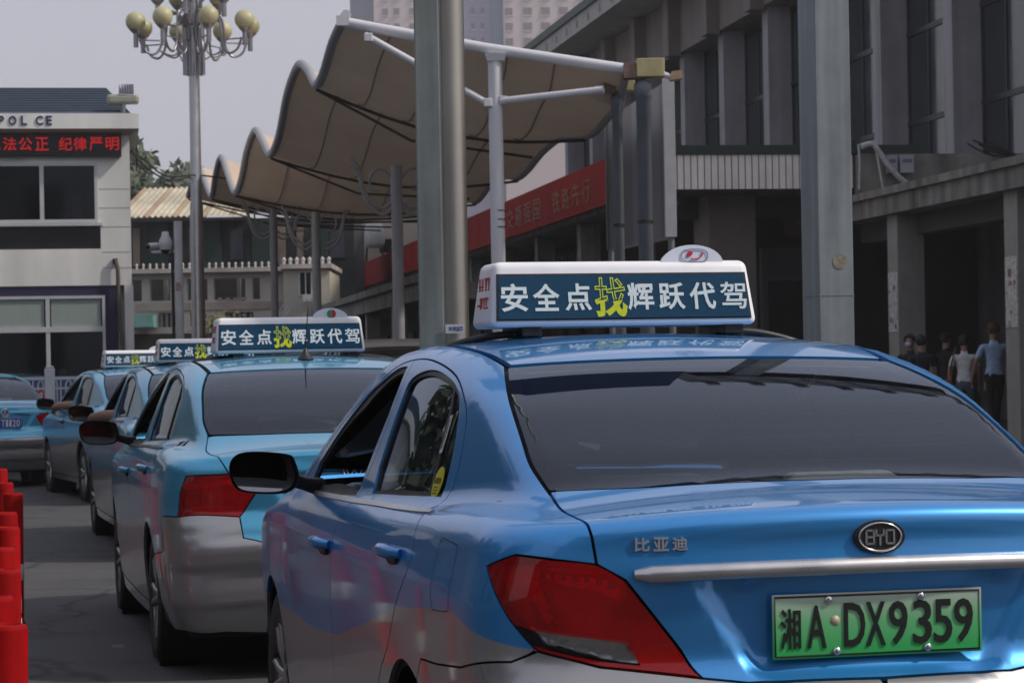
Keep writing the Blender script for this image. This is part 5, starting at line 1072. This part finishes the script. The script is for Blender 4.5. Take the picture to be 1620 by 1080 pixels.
rect_part('parapet', OLD, ob, (bx(178), bx(456), BY - .35, BY + .4, bz(431), bz(424)))
for k in range(23):
    x = bx(208 + k * 10.4); MB().lathe([(.03, 0), (.03, .10), (.05, .11), (.0, .18)], 8, (x, BY - .2, bz(424))).build('parapet_peg', mat('peg_white', (.72, .72, .72), .6), ob)
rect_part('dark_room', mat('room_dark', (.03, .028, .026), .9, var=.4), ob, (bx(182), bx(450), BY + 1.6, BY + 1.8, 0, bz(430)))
for (a, b) in ((255, 262), (372, 378), (312, 316)): rect_part('window_sash', mat('sash_grey', (.30, .29, .28), .7), ob, (bx(a), bx(b), BY + .5, BY + .6, bz(474), bz(440)))
for a, b in ((250, 290), (355, 400)):
    for k in range(5): x = bx(a) + (bx(b) - bx(a)) * (k + .5) / 5; rect_part('window_bar', mat('sash_grey', (.3, .29, .28)), ob, (x - .03, x + .03, BY + .1, BY + .16, bz(516), bz(494)))
rect_part('teal_awning', mat('awning_teal', (.16, .34, .32), .7, var=.2), ob, (bx(207), bx(248), BY - .9, BY - .06, bz(516), bz(497)))
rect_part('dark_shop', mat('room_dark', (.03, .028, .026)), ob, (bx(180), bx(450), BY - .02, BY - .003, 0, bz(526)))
for k in range(4): rect_part('flower_pot', mat('pot_clay', (.45, .3, .25), .8), ob, (bx(345 + k * 12), bx(345 + k * 12) + .12, BY - .08, BY - .006, bz(474), bz(471)))
an_ = empty('stair_annex', 'small cream annex with one window and air conditioner at the old building', 'building')
MB().wall(bx(454), bx(526), 0, bz(432), BY - 1.2, BY - .9, [(bx(480), bx(497), bz(470), bz(436))]).build('wall', mat('annex_cream', (.46, .44, .38), .85, var=.2, scale=.8, streak=.5), an_)
rect_part('side_wall', mat('annex_lit', (.55, .52, .42), .85, var=.12), an_, (bx(506), bx(526) + .01, BY - 1.23, BY + 3, 0, bz(433)))  # lighter copy of the annex cream, sunlight put into the colour
rect_part('parapet', OLD, an_, (bx(450), bx(531), BY - 1.45, BY + 3, bz(431) + .02, bz(423)))
for k in range(8): MB().lathe([(.045, 0), (.05, .12), (.075, .14), (.0, .22)], 8, (bx(456 + k * 10), BY - 1.3, bz(423))).build('parapet_peg', MATS['peg_white'], an_)
wf = rect_part('window', ALU, an_, (bx(478), bx(499), BY - 1.25, BY - 1.2, bz(472), bz(470)), (bx(478), bx(480), BY - 1.25, BY - 1.2, bz(470), bz(436)), (bx(497), bx(499), BY - 1.25, BY - 1.2, bz(470), bz(436)), (bx(488), bx(489.5), BY - 1.24, BY - 1.19, bz(470), bz(436))); rect_part('pane', SGLASS, wf, (bx(480), bx(497), BY - 1.1, BY - 1.08, bz(470), bz(436)))
rect_part('air_conditioner', mat('ac_white', (.5, .5, .48), .6), an_, (bx(486), bx(503), BY - 1.8, BY - 1.24, bz(482), bz(471)))
sh = empty('metal_stair', 'thin metal stair railing climbing in front of the cream annex', 'stair')
for k in range(9):
    a = at(430 + k * 7, 508 - k * 2, BY - 3); b = at(452 + k * 7, 478 - k * 1, BY - 3); MB().tube([a, b], .02, 5).build('rail', mat('stair_grey', (.30, .29, .29), .6), sh)
    MB().tube([(a.x, a.y, 0), a], .02, 5).build('support', mat('stair_grey', (.30, .29, .29)), sh)
# netted block with a corrugated roof behind it
NY = 84.; nx = lambda x: at(x, 380, NY).x; nz = lambda y, x=300: at(x, y, NY).z
nb = empty('netted_block', 'dim block wrapped in dark green netting under a rusty corrugated roof', 'building')
NET = mat('dark_net', (.045, .05, .048), .9, var=.6, scale=.35, streak=.5); NG = mat('green_net', (.022, .045, .036), .9, var=.4, scale=.8, streak=.6)
rect_part('wall', NET, nb, (nx(150), nx(560), NY, NY + 6, 0, nz(347)))
for x0, x1 in ((233, 268), (318, 350), (400, 428), (505, 520)): rect_part('net_sheet', NG, nb, (nx(x0), nx(x1), NY - .25, NY - .02, nz(432), nz(352)))
for x0, x1 in ((211, 222), (300, 312), (440, 452), (470, 480)): rect_part('bare_wall', mat('bare_patch', (.22, .17, .14), .9, var=.5, scale=.6), nb, (nx(x0), nx(x1), NY - .15, NY - .01, nz(420), nz(360)))
for x0, x1 in ((365, 385), (522, 545)): rect_part('dark_window', mat('window_blue_dark', (.035, .04, .055), .4), nb, (nx(x0), nx(x1), NY - .12, NY - .01, nz(412), nz(365)))
CORR = mat('corrugated_rust', (.42, .38, .29), .75, var=.45, scale=.5, streak=.4)
ca, cb_2, cz0, cz1 = nx(185), nx(400), nz(346), nz(302) + .55
ncr = 24; rr_ = None
rr_ = rect_part('eave_board', BLACKP, nb, (ca, cb_2, NY - .8, NY - .7, cz0 - .12, cz0 - .02))
for k in range(ncr):
    xa, xb = ca + (cb_2 - ca) * k / ncr, ca + (cb_2 - ca) * (k + 1) / ncr; xm = (xa + xb) / 2
    MB().add([(xa, NY - .8, cz0), (xm, NY - .8, cz0 + .07), (xb, NY - .8, cz0), (xa, NY + 6, cz1), (xm, NY + 6, cz1 + .07), (xb, NY + 6, cz1)], [(0, 1, 4, 3), (1, 2, 5, 4)]).build('roof_sheet', CORR if k % 5 else mat('corrugated_rusty', (.32, .23, .15), .8, var=.4, scale=.6), nb)
# cream apartment block
AY = 97.; axx = lambda x: at(x, 420, AY).x; azz = lambda y, x=600: at(x, y, AY).z
ap = empty('apartment_block', 'cream apartment block with shaded windows between canopy posts', 'building')
hl_ = [(axx(553), axx(572), azz(418), azz(392)), (axx(554), axx(590), azz(465), azz(445)), (axx(600), axx(630), azz(466), azz(447)), (axx(552), axx(586), azz(368), azz(358)), (axx(600), axx(622), azz(400), azz(378))]
MB().wall(axx(534), axx(668), 0, azz(338), AY, AY + .4, hl_).build('wall', mat('apartment_cream', (.46, .40, .33), .85, var=.15, scale=.4, streak=.4), ap)
rect_part('corner_pier', mat('apartment_grey', (.14, .13, .13), .85, var=.2), ap, (axx(520), axx(534), AY - .1, AY + 5, 0, azz(338)))
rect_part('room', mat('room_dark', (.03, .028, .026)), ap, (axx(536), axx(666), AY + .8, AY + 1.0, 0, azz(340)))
rect_part('awning', mat('awning_tan', (.52, .42, .28), .7, var=.2), ap, (axx(550), axx(592), AY - 1.0, AY - .01, azz(444), azz(436)))
rect_part('awning', mat('awning_tan', (.52, .42, .28)), ap, (axx(596), axx(636), AY - 1.0, AY - .01, azz(446), azz(438)))
for k in range(7): rect_part('window_bar', BLACKP, ap, (axx(556 + k * 5), axx(556 + k * 5) + .05, AY + .02, AY + .08, azz(465), azz(445)))
wt = empty('rooftop_tank', 'round pale roof tank standing behind the red banner', 'tank', location=at(592, 372, 96)); MB().lathe([(.0, .5), (.3, .45), (.42, .2), (.42, -.3), (.3, -.5), (0, -.5)], 16).build('drum', mat('tank_pale', (.42, .43, .42), .5), wt); MB().tube([(-.3, 0, -.5), (-.35, 0, -1.3)], .05, 6).build('leg', BLACKP, wt); MB().tube([(.3, 0, -.5), (.35, 0, -1.3)], .05, 6).build('leg', BLACKP, wt)
# low arcade roof in the middle distance
lo = frame_root('low_arcade', 'low weathered arcade with shopfronts under the red banner', 'arcade')
QX = 6.42; q0_, q1_ = 49., 96.
rect_part('roof_slab', DIRTY, lo, (QX, PX0 + .1, q0_, q1_, 2.85, 3.2)); rect_part('roof_edge', DIRTY, lo, (QX - .12, QX + .1, q0_, q1_, 3.2, 3.36))
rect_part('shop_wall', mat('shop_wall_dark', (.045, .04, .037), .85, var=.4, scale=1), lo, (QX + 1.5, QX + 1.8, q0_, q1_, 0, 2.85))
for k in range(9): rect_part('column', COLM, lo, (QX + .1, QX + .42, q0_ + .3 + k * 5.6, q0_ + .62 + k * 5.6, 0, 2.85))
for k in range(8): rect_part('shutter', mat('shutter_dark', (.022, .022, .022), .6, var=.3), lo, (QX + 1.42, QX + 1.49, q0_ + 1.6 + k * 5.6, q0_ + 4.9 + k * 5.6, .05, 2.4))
# ---------------------------------------------------------------- high-rise
TY = 480.; tx = lambda x: at(x, 30, TY).x; tz = lambda y, x=850: at(x, y, TY).z
tw_ = empty('tower_block', 'pale pink high-rise block with rows of small square windows', 'high-rise')
PINK = mat('tower_pink', (.62, .52, .51), .85, var=.06, scale=.05); VIO = mat('tower_violet', (.30, .27, .36), .8, var=.06, scale=.05)
rect_part('wall', PINK, tw_, (tx(796), tx(985), TY, TY + 25, 0, 84)); rect_part('wall', PINK, tw_, (tx(590), tx(735), TY + 3, TY + 25, 0, 84))
rect_part('violet_bay', VIO, tw_, (tx(735), tx(778), TY + 1.5, TY + 25, 0, 84)); rect_part('glazed_bay', mat('tower_glass', (.14, .16, .22), .4), tw_, (tx(552), tx(590), TY + 4, TY + 25, 0, 84)); rect_part('blue_strip', mat('tower_strip', (.13, .18, .24), .5), tw_, (tx(778), tx(796), TY + .6, TY + 25, 0, 84))
WT = mat('tower_window', (.20, .17, .16), .5, var=.2, scale=.3); WV = mat('tower_window_violet', (.13, .12, .20), .5)
pw = None
def tower_win(x0, x1, y0, y1, Y, m):
    a = rect_part('window', m, tw_, (tx(x0), tx(x1), Y - .12, Y - .01, tz(y1), tz(y0))); rect_part('sill', PINK, a, (tx(x0) - .1, tx(x1) + .1, Y - .25, Y - .02, tz(y1) - .2, tz(y1) - .02))
for r in range(-1, 4):
    y = 12 + r * 24
    for k in range(6): tower_win(799 + k * 28.5, 811 + k * 28.5 + (2 if k else 0), y, y + 12, TY, WT)
    for x in (604, 622, 647, 668, 690): tower_win(x, x + 9, y - 6, y + 5, TY + 3, WT)
    for x in (745, 760): tower_win(x, x + 6, y - 3, y + 8, TY + 1.5, WV)
# ---------------------------------------------------------------- trees
LEAFS = [mat('leaf_%s' % n_, c, .7, var=.3, scale=3) for n_, c in (('dark', (.045, .065, .042)), ('mid', (.075, .10, .062)), ('olive', (.10, .115, .072)))]
def tree(x, y, z0, h, r, label, n=900, seed=1, leaf=.28):
    rnd = random.Random(seed); R_ = empty('tree', label, 'tree', 'trees behind the buildings', location=(x, y, z0))
    t = MB().tube(spline([(0, 0, 0), (.1, .05, h * .35), (-.05, .1, h * .65), (.05, 0, h * .9)], 4), [.28 - .2 * k / 12 for k in range(13)], 8)
    cl = []
    for k in range(9):
        a = rnd.random() * 6.28; rr = r * (.35 + .5 * rnd.random()); zz = h * (.55 + .42 * rnd.random()); c = Vector((rr * math.cos(a), rr * math.sin(a), zz)); cl.append((c, r * (.3 + .25 * rnd.random())))
        t.tube(spline([(0, 0, h * .4), (c.x * .5, c.y * .5, (h * .45 + zz) / 2), tuple(c)], 3), [.12, .10, .09, .07, .06, .04, .03], 6)
    t.build('trunk', mat('bark', (.06, .045, .035), .9, bump=.4), R_)
    cs = [MB() for _ in LEAFS]
    for k in range(n):
        c, q = cl[rnd.randrange(len(cl))]; d = Vector((rnd.gauss(0, 1), rnd.gauss(0, 1), rnd.gauss(0, .8))).normalized() * q * (rnd.random() ** .4); p_ = c + d
        u = Vector((rnd.gauss(0, 1), rnd.gauss(0, 1), rnd.gauss(0, 1))).normalized(); v = u.orthogonal().normalized(); s = leaf * (.5 + rnd.random()); b_ = cs[rnd.randrange(3)]
        b_.add([p_ - u * s, p_ + v * s * .5, p_ + u * s, p_ - v * s * .5], [(0, 1, 2, 3)])
    for b_, m_ in zip(cs, LEAFS): b_.build('crown', m_, R_)
    return R_
for i, (px_, py_, Y, h, r, lb) in enumerate(((212, 262, 118, 9.8, 2.6, 'leafy tree top just right of the police post roof'), (250, 283, 116, 9.2, 2.2, 'rounded green tree top above the corrugated roof'), (287, 290, 121, 9.2, 1.6, 'low tree top touching the street lamp pole'))):
    c = at(px_, py_, Y); tree(c.x, Y, 0, c.z + .6, r, lb, 1500, i + 3, .26)
bsh = at(350, 505, 73); bs = empty('bush', 'small olive bush in front of the old building', 'bush', location=(bsh.x, bsh.y, bsh.z - .5)); b_ = MB(); rnd = random.Random(9)
for k in range(420):
    d = Vector((rnd.gauss(0, .38), rnd.gauss(0, .3), .35 + rnd.gauss(0, .16))); u = Vector((rnd.gauss(0, 1), rnd.gauss(0, 1), rnd.gauss(0, 1))).normalized(); v = u.orthogonal(); b_.add([d - u * .07, d + v * .035, d + u * .07, d - v * .035], [(0, 1, 2, 3)])
b_.build('foliage', mat('leaf_yellowish', (.12, .11, .045), .7, var=.3), bs); MB().tube([(0, 0, -(bsh.z - .5)), (0, 0, .4)], .04, 6).build('stem', MATS['bark'], bs)
# overhead wires
wi = empty('overhead_wire', 'thin overhead wires sagging from the police post to the canopy', 'wire')
for pts in ([(205, 237, 45), (230, 254, 46.5), (262, 278, 48), (312, 277, 50), (360, 283, 51)], [(207, 240, 45), (235, 268, 47), (268, 285, 49), (300, 280, 50)], [(205, 243, 45), (215, 225, 46), (216, 270, 47)]):
    MB().tube(spline([at(*q) for q in pts], 5), .018, 5).build('strand', BLACKP, wi)

# ---------------------------------------------------------------- red bollards
BR = mat('bollard_red', (.30, .002, .003), .7, var=.35, scale=9, spec=.1, streak=.4); BWH = mat('bollard_white', (.62, .60, .58), .4, var=.15, scale=20)
proto = None; BG = 'red plastic bollards along the lane'
tops = [(987, 36), (943, 31), (900, 28), (866, 28), (833, 31), (810, 33), (780, 35), (763, 20), (741, 12)]
lbl = ['nearest red bollard, cut off by the bottom left corner', 'second red bollard from the camera', 'third red bollard from the camera', 'fourth red bollard from the camera, white band showing', 'fifth red bollard from the camera', 'sixth red bollard from the camera', 'seventh red bollard from the camera', 'eighth red bollard from the camera', 'farthest red bollard of the row, near the left car']
for i, (yt, xr) in enumerate(tops):
    Y = .65 * F / (yt - 598.3); X = at(xr, yt, Y).x - .058
    if proto is None:
        o_ = proto = empty('bollard', location=(X, Y, 0))
        MB().lathe([(.064, 0), (.064, .02), (.056, .03), (.056, .735), (.052, .748), (.04, .752), (.036, .742), (.03, .70), (.0, .70)], 26).build('post', BR, o_)
        for z in (.26,): MB().lathe([(.0575, z), (.0585, z + .002), (.0585, z + .088), (.0575, z + .09)], 26).build('reflective_band', BWH, o_)
    else:
        o_ = copy_tree(proto); o_.location = (X, Y, 0)
    o_.rotation_euler = (random.uniform(-.02, .02), random.uniform(-.02, .02), random.random() * 3); tag(o_, lbl[i], 'bollard', BG)
# ---------------------------------------------------------------- people
SKIN = mat('skin', (.34, .20, .14), .6, var=.08); HAIRM = mat('black_hair', (.012, .010, .009), .7, var=.3, scale=40); HAIRB = mat('brown_hair', (.07, .035, .02), .7, var=.3, scale=40)
def person(label, x, y, z0, h, rz, top, bottom, hair=HAIRM, step=.2, arms=((.12, -.1), (.12, .12)), sleeves='short', long_hair=False, group='people walking to the station'):
    k = h / 1.72; R_ = empty('person', label, 'person', group, location=(x, y, z0), rz=rz)
    J = {'pel': (0, 0, .93, .125, .10), 'wai': (0, .0, 1.06, .115, .09), 'che': (0, .0, 1.27, .145, .10), 'nec': (0, .0, 1.44, .055, .055), 'hd0': (0, .015, 1.52, .06, .07), 'hd1': (0, .03, 1.60, .078, .09), 'hd2': (0, .02, 1.69, .06, .07)}
    E = [('pel', 'wai'), ('wai', 'che'), ('che', 'nec'), ('nec', 'hd0'), ('hd0', 'hd1'), ('hd1', 'hd2')]
    for s, nm, ar in ((-1, 'L', arms[0]), (1, 'R', arms[1])):
        sw = step * (1 if s > 0 else -1)
        J.update({nm + 'sh': (s * .185, 0, 1.375, .058, .055), nm + 'el': (s * (.215 + abs(ar[0]) * .3), -.02 + ar[1] * .6, 1.11, .043, .043), nm + 'wr': (s * (.21 + abs(ar[0]) * .4), .06 + ar[1] * 1.3, .88, .03, .03), nm + 'ha': (s * (.205 + abs(ar[0]) * .4), .08 + ar[1] * 1.45, .80, .036, .022),
                  nm + 'hi': (s * .095, 0, .86, .098, .095), nm + 'kn': (s * .10, sw * .55 + .03, .49, .062, .065), nm + 'an': (s * .10, sw * 1.1 - .02, .085, .042, .045), nm + 'to': (s * .115, sw * 1.1 + .14, .035, .038, .03)})
        E += [('che', nm + 'sh'), (nm + 'sh', nm + 'el'), (nm + 'el', nm + 'wr'), (nm + 'wr', nm + 'ha'), ('pel', nm + 'hi'), (nm + 'hi', nm + 'kn'), (nm + 'kn', nm + 'an'), (nm + 'an', nm + 'to')]
    ns = list(J); me = bpy.data.meshes.new('body'); me.from_pydata([(J[n][0] * k, J[n][1] * k, J[n][2] * k) for n in ns], [(ns.index(a), ns.index(b)) for a, b in E], [])
    o = bpy.data.objects.new('body', me); link(o, R_)
    sk = o.modifiers.new('skin', 'SKIN'); sk.use_smooth_shade = True; sv = me.skin_vertices[0].data
    for i, n in enumerate(ns): sv[i].radius = (J[n][3] * k, J[n][4] * k); sv[i].use_root = (n == 'pel')
    su = o.modifiers.new('sub', 'SUBSURF'); su.levels = 2; su.render_levels = 2
    dg = bpy.context.evaluated_depsgraph_get(); dg.update(); m2 = bpy.data.meshes.new_from_object(o.evaluated_get(dg)); o.modifiers.clear(); o.data = m2; m2.name = 'body'
    m2.materials.clear()
    for m_ in (SKIN, top, bottom, BLACKP): m2.materials.append(m_)
    for p_ in m2.polygons:
        c = p_.center / k; p_.use_smooth = True; ax = abs(c.x)
        arm = ax > .165 and c.z < 1.42 and c.z > .7
        if c.z > 1.455: i = 0
        elif arm: i = 1 if (c.z > (1.20 if sleeves == 'short' else .90)) else 0
        elif c.z > .93: i = 1
        elif c.z > (.10 if sleeves != 'shorts' else .5): i = 2
        else: i = 3
        p_.material_index = i
    b = MB()
    for s, nm in ((-1, 'L'), (1, 'R')):
        hx, hy, hz = [v * k for v in J[nm + 'ha'][:3]]
        for q, (dx, ln) in enumerate(((-.022, .055), (-.008, .07), (.007, .075), (.021, .066))): b.tube([(hx, hy + dx, hz - .01), (hx - s * .004, hy + dx * 1.2, hz - .01 - ln * .5), (hx - s * .018, hy + dx * 1.2, hz - .01 - ln)], [.0095, .0085, .006], 6)
        b.tube([(hx, hy + .02, hz + .03), (hx - s * .012, hy + .05, hz), (hx - s * .018, hy + .052, hz - .03)], [.011, .0095, .007], 6)
    b.build('fingers', SKIN, R_)
    f = MB(); hc = Vector((0, .03, 1.61)) * k
    f.ball((0, hc.y + .088 * k, hc.z - .012), .017, 8, (.8, 1.1, 1.3))
    for s in (-1, 1): f.ball((s * .082 * k, hc.y - .01, hc.z - .01), .028, 8, (.4, .8, 1.1)); f.ball((s * .032 * k, hc.y + .078 * k, hc.z + .012), .012, 8)
    f.build('face', SKIN, R_)
    hb = MB(); n = 16
    for i in range(1): hb.ball((0, hc.y - .012 * k, hc.z + .028 * k), .108 * k, 18, (.92, 1.05, .98))
    if long_hair: hb.ball((0, hc.y - .07 * k, hc.z - .09 * k), .085 * k, 12, (1, .6, 1.5))
    ho = hb.build('hair', hair, R_)
    for v in ho.data.vertices:
        if v.co.z < hc.z - .02 * k and v.co.y > hc.y - .02 and not long_hair: v.co.z = hc.z + .02 * k; v.co.y -= .02
        elif v.co.y > hc.y + .05 * k and v.co.z < hc.z + .05 * k: v.co.y = hc.y + .03 * k
        v.co += Vector((random.uniform(-1, 1), random.uniform(-1, 1), random.uniform(-1, 1))) * .005
    return R_
def at_ground(x, Y, g=.165): p_ = at(x, 600, Y); return p_.x, Y
cl = lambda n, c: mat('cloth_' + n, c, .85, var=.18, scale=18, bump=.25, bscale=25)
DENIM = cl('denim', (.10, .14, .20)); NVY = cl('navy', (.014, .016, .028)); BLK = cl('black', (.010, .010, .011)); GRY = cl('grey', (.05, .05, .055))
for lb, x, Y, h, rz, top, bot, kw in (
    ('man in a light blue shirt and dark trousers walking away at right', 1573, 40.5, 1.86, .15, cl('light_blue', (.42, .58, .85)), BLK, dict(hair=HAIRB, step=.22, arms=((.25, .05), (.3, -.08)))),
    ('woman in a white top and jeans with a brown shoulder bag', 1526, 41.0, 1.66, -.15, cl('white', (.85, .83, .85)), DENIM, dict(step=.12, long_hair=False)),
    ('person in black looking down beside the woman in white', 1497, 41.6, 1.72, -.9, BLK, NVY, dict(step=.1)),
    ('person in a navy shirt seen from behind near the poster column', 1458, 39.3, 1.66, .1, NVY, NVY, dict(step=.15)),
    ('person in a face mask and dark top facing the camera', 1441, 39.6, 1.68, 2.7, BLK, BLK, dict(step=.08)),
    ('dark clothed person cut off by the right edge of the picture', 1616, 40.0, 1.74, .2, GRY, BLK, dict(step=.15))):
    xx, yy = at_ground(x, Y); P_ = person(lb, xx, yy, .162, h, rz, top, bot, **kw)
    if 'mask' in lb: MB().ball((0, .125, 1.525), .055, 10, (1, .5, .75)).build('face_mask', mat('mask_blue', (.35, .42, .5), .8), P_)
    if 'bag' in lb:
        bag = empty('shoulder_bag', 'brown shoulder bag hanging at the hip of the woman in white', 'bag', location=(xx, yy, .162), rz=-.15)
        MB().box(-.34, -.20, -.14, .14, .72, .94).build('pouch', mat('bag_leather', (.16, .06, .035), .5), bag, .025, 3); MB().tube(spline([(-.26, -.08, .94), (-.22, -.13, 1.2), (-.14, -.08, 1.45), (-.14, .06, 1.44), (-.22, .13, 1.2), (-.26, .08, .94)], 4), .014, 6).build('strap', mat('bag_leather', (.16, .06, .035)), bag)
def driver(label, car, top, out=True):
    """driver sitting at the wheel with the left elbow out of the open window"""
    R_ = empty('person', label, 'person', 'drivers leaning an arm out'); R_.location = car.location; R_.rotation_euler = car.rotation_euler
    J = {'pel': (-.36, 2.12, .62, .13, .12), 'wai': (-.36, 2.06, .74, .13, .11), 'che': (-.37, 1.98, .98, .16, .11), 'nec': (-.38, 1.98, 1.13, .055, .055), 'hd0': (-.38, 2.0, 1.19, .06, .07), 'hd1': (-.38, 2.02, 1.26, .075, .09), 'hd2': (-.38, 2.01, 1.34, .05, .06),
         'Ls': (-.56, 2.0, 1.07, .06, .06), 'Le': (-.86, 2.28, 1.075, .05, .05), 'Lw': (-.93, 2.52, 1.06, .035, .035), 'Lh': (-.93, 2.60, 1.03, .04, .025), 'Rs': (-.20, 2.0, 1.06, .06, .06), 'Re': (-.12, 2.25, .88, .048, .048), 'Rw': (-.24, 2.62, .93, .033, .033), 'Rh': (-.27, 2.72, .96, .038, .026),
         'Lk': (-.45, 2.62, .66, .075, .075), 'La': (-.42, 2.95, .42, .05, .05), 'Rk': (-.27, 2.62, .66, .075, .075), 'Ra': (-.26, 2.95, .42, .05, .05)}
    if not out: J.update({'Le': (-.60, 2.25, .88, .048, .048), 'Lw': (-.48, 2.62, .93, .033, .033), 'Lh': (-.45, 2.72, .96, .038, .026)})
    E = [('pel', 'wai'), ('wai', 'che'), ('che', 'nec'), ('nec', 'hd0'), ('hd0', 'hd1'), ('hd1', 'hd2'), ('che', 'Ls'), ('Ls', 'Le'), ('Le', 'Lw'), ('Lw', 'Lh'), ('che', 'Rs'), ('Rs', 'Re'), ('Re', 'Rw'), ('Rw', 'Rh'), ('pel', 'Lk'), ('Lk', 'La'), ('pel', 'Rk'), ('Rk', 'Ra')]
    ns = list(J); me = bpy.data.meshes.new('body'); me.from_pydata([J[n][:3] for n in ns], [(ns.index(a), ns.index(b)) for a, b in E], [])
    o = bpy.data.objects.new('body', me); link(o, R_); o.modifiers.new('skin', 'SKIN').use_smooth_shade = True
    for i, n in enumerate(ns): me.skin_vertices[0].data[i].radius = J[n][3:]; me.skin_vertices[0].data[i].use_root = n == 'pel'
    o.modifiers.new('sub', 'SUBSURF').levels = 2
    dg = bpy.context.evaluated_depsgraph_get(); dg.update(); m2 = bpy.data.meshes.new_from_object(o.evaluated_get(dg)); o.modifiers.clear(); o.data = m2; m2.name = 'body'; m2.materials.clear()
    for m_ in (SKIN, top, NVY): m2.materials.append(m_)
    for p_ in m2.polygons:
        c = p_.center; p_.use_smooth = True; p_.material_index = 0 if (c.z > 1.13 or c.x < -.74 or c.y > 2.35 and c.z > .8) else (1 if c.z > .62 and c.y < 2.3 else 2)
    b = MB(); b_v0 = len(b.v)
    for q in range(4): b.tube([(-.945 + q * .012, 2.60, 1.02 - q * .004), (-.95 + q * .012, 2.66, 1.005 - q * .006), (-.945 + q * .012, 2.70, .98 - q * .006)], [.010, .009, .007], 6)
    b.tube([(-.905, 2.57, 1.03), (-.89, 2.62, 1.02), (-.895, 2.65, 1.0)], [.011, .010, .008], 6)
    if not out: b.v = [(x + .48, y + .12, z - .07) for x, y, z in b.v]
    b.build('fingers', SKIN, R_)
    f = MB().ball((-.38, 2.112, 1.25), .017, 8); f.build('face', SKIN, R_); MB().ball((-.38, 2.0, 1.285), .104, 16, (.9, 1.02, 1)).build('hair', HAIRM, R_)
driver('driver with bare arm out of the window of the third taxi', t3, cl('red_shirt', (.30, .06, .06)))
driver('driver with bare forearm out of the window of the farthest queued taxi', t4, cl('dull_shirt', (.16, .15, .14)))
driver('driver in the second taxi wearing a red vest', jet, cl('vest_red', (.42, .03, .03)), False)
driver('driver in shadow at the wheel of the nearest taxi', byd, BLK, False)
# ---------------------------------------------------------------- parked car behind the sign post
vn = copy_tree(jet); vn.scale = (1.05, 1.0, 1.17); q = at(690, 600, 26.); vn.location = (q.x - .1, 24.5, 0); vn.rotation_euler = (0, 0, math.radians(10)); tag(vn, 'grey car partly hidden behind the sign post and the second taxi', 'car')
vn['group'] = 'cars parked by the arcade'; vn.name = 'parked_car'
GP = paint('dull_grey_car', (.16, .17, .17))
def regrey(o):
    for ch in list(o.children):
        if ch.name.startswith(('roof_sign', 'antenna')):
            for g in list(ch.children):
                for h_ in list(g.children): bpy.data.objects.remove(h_)
                bpy.data.objects.remove(g)
            bpy.data.objects.remove(ch); continue
        if ch.type == 'MESH' and ch.data.materials and ch.data.materials[0].name.startswith('taxi'):
            ch.data = ch.data.copy(); ch.data.materials[0] = GP
regrey(vn)
# ---------------------------------------------------------------- across the square, out of the picture on the left (seen in reflections)
os_ = empty('shop_row', 'long dim shop row across the square, left of the picture', 'building', location=(-34, 38, 0), rz=math.radians(15))
rect_part('wall', mat('shop_row_wall', (.16, .15, .14), .85, var=.3, scale=.3), os_, (-10, 0, -45, 60, 0, 11))
for k in range(12): rect_part('window', SGLASS, os_, (.001, .06, -42 + k * 8, -37 + k * 8, 1, 9))
TL = ['at the near end of the left kerb', 'opposite the nearest taxi', 'opposite the second taxi', 'opposite the third taxi', 'opposite the farthest queued taxi', 'beside the police post', 'behind the police post']
for i, (x, y) in enumerate(((-9.5, 3), (-10.5, 9.5), (-11.5, 16), (-12.5, 22), (-13.5, 28), (-19, 40), (-17, 54))): tree(x, y, 0, 7.2, 2.9, 'broad street tree ' + TL[i] + ', out of view', 1300, 20 + i, .34)
bk = empty('street_block', 'row of uneven town houses behind the photographer, out of view', 'building', location=(0, -24, 0))
for k, (x0, x1, hh) in enumerate(((-26, -12, 12), (-12, -3, 15.5), (-3, 5, 13.6), (5, 9, 18.5), (9, 22, 14.5))):
    rect_part('house_front', mat('town_wall_%d' % (k % 2), ((.26, .24, .22), (.33, .30, .27))[k % 2], .85, var=.25, scale=.4, streak=.4), bk, (x0, x1 - .05, -8, 0, 0, hh))
    rect_part('eave', DARKW, bk, (x0 - .2, x1 + .15, -8.2, .7 + .01 * k, hh + .003, hh + .5))
    for r in range(4):
        for c in range(int((x1 - x0) / 3)): rect_part('window', SGLASS, bk, (x0 + .8 + c * 3, x0 + 2.4 + c * 3, .001, .06, 1.5 + r * 3.2, 3.4 + r * 3.2))

# ---------------------------------------------------------------- summer smog
hzb = MB().box(-430, 430, -70, 650, -1.5, 92).build('haze', bpy.data.materials.new('haze')); hm = hzb.data.materials[0]; hm.use_nodes = True; hn = hm.node_tree; hn.nodes.clear()
vo_ = hn.nodes.new('ShaderNodeVolumePrincipled'); vo_.inputs['Color'].default_value = (.92, .93, .96, 1); vo_.inputs['Density'].default_value = .0006; vo_.inputs['Anisotropy'].default_value = .25
ho_ = hn.nodes.new('ShaderNodeOutputMaterial'); hn.links.new(vo_.outputs[0], ho_.inputs['Volume']); tag(hzb, 'thin even smog in the air', None, None, 'stuff')
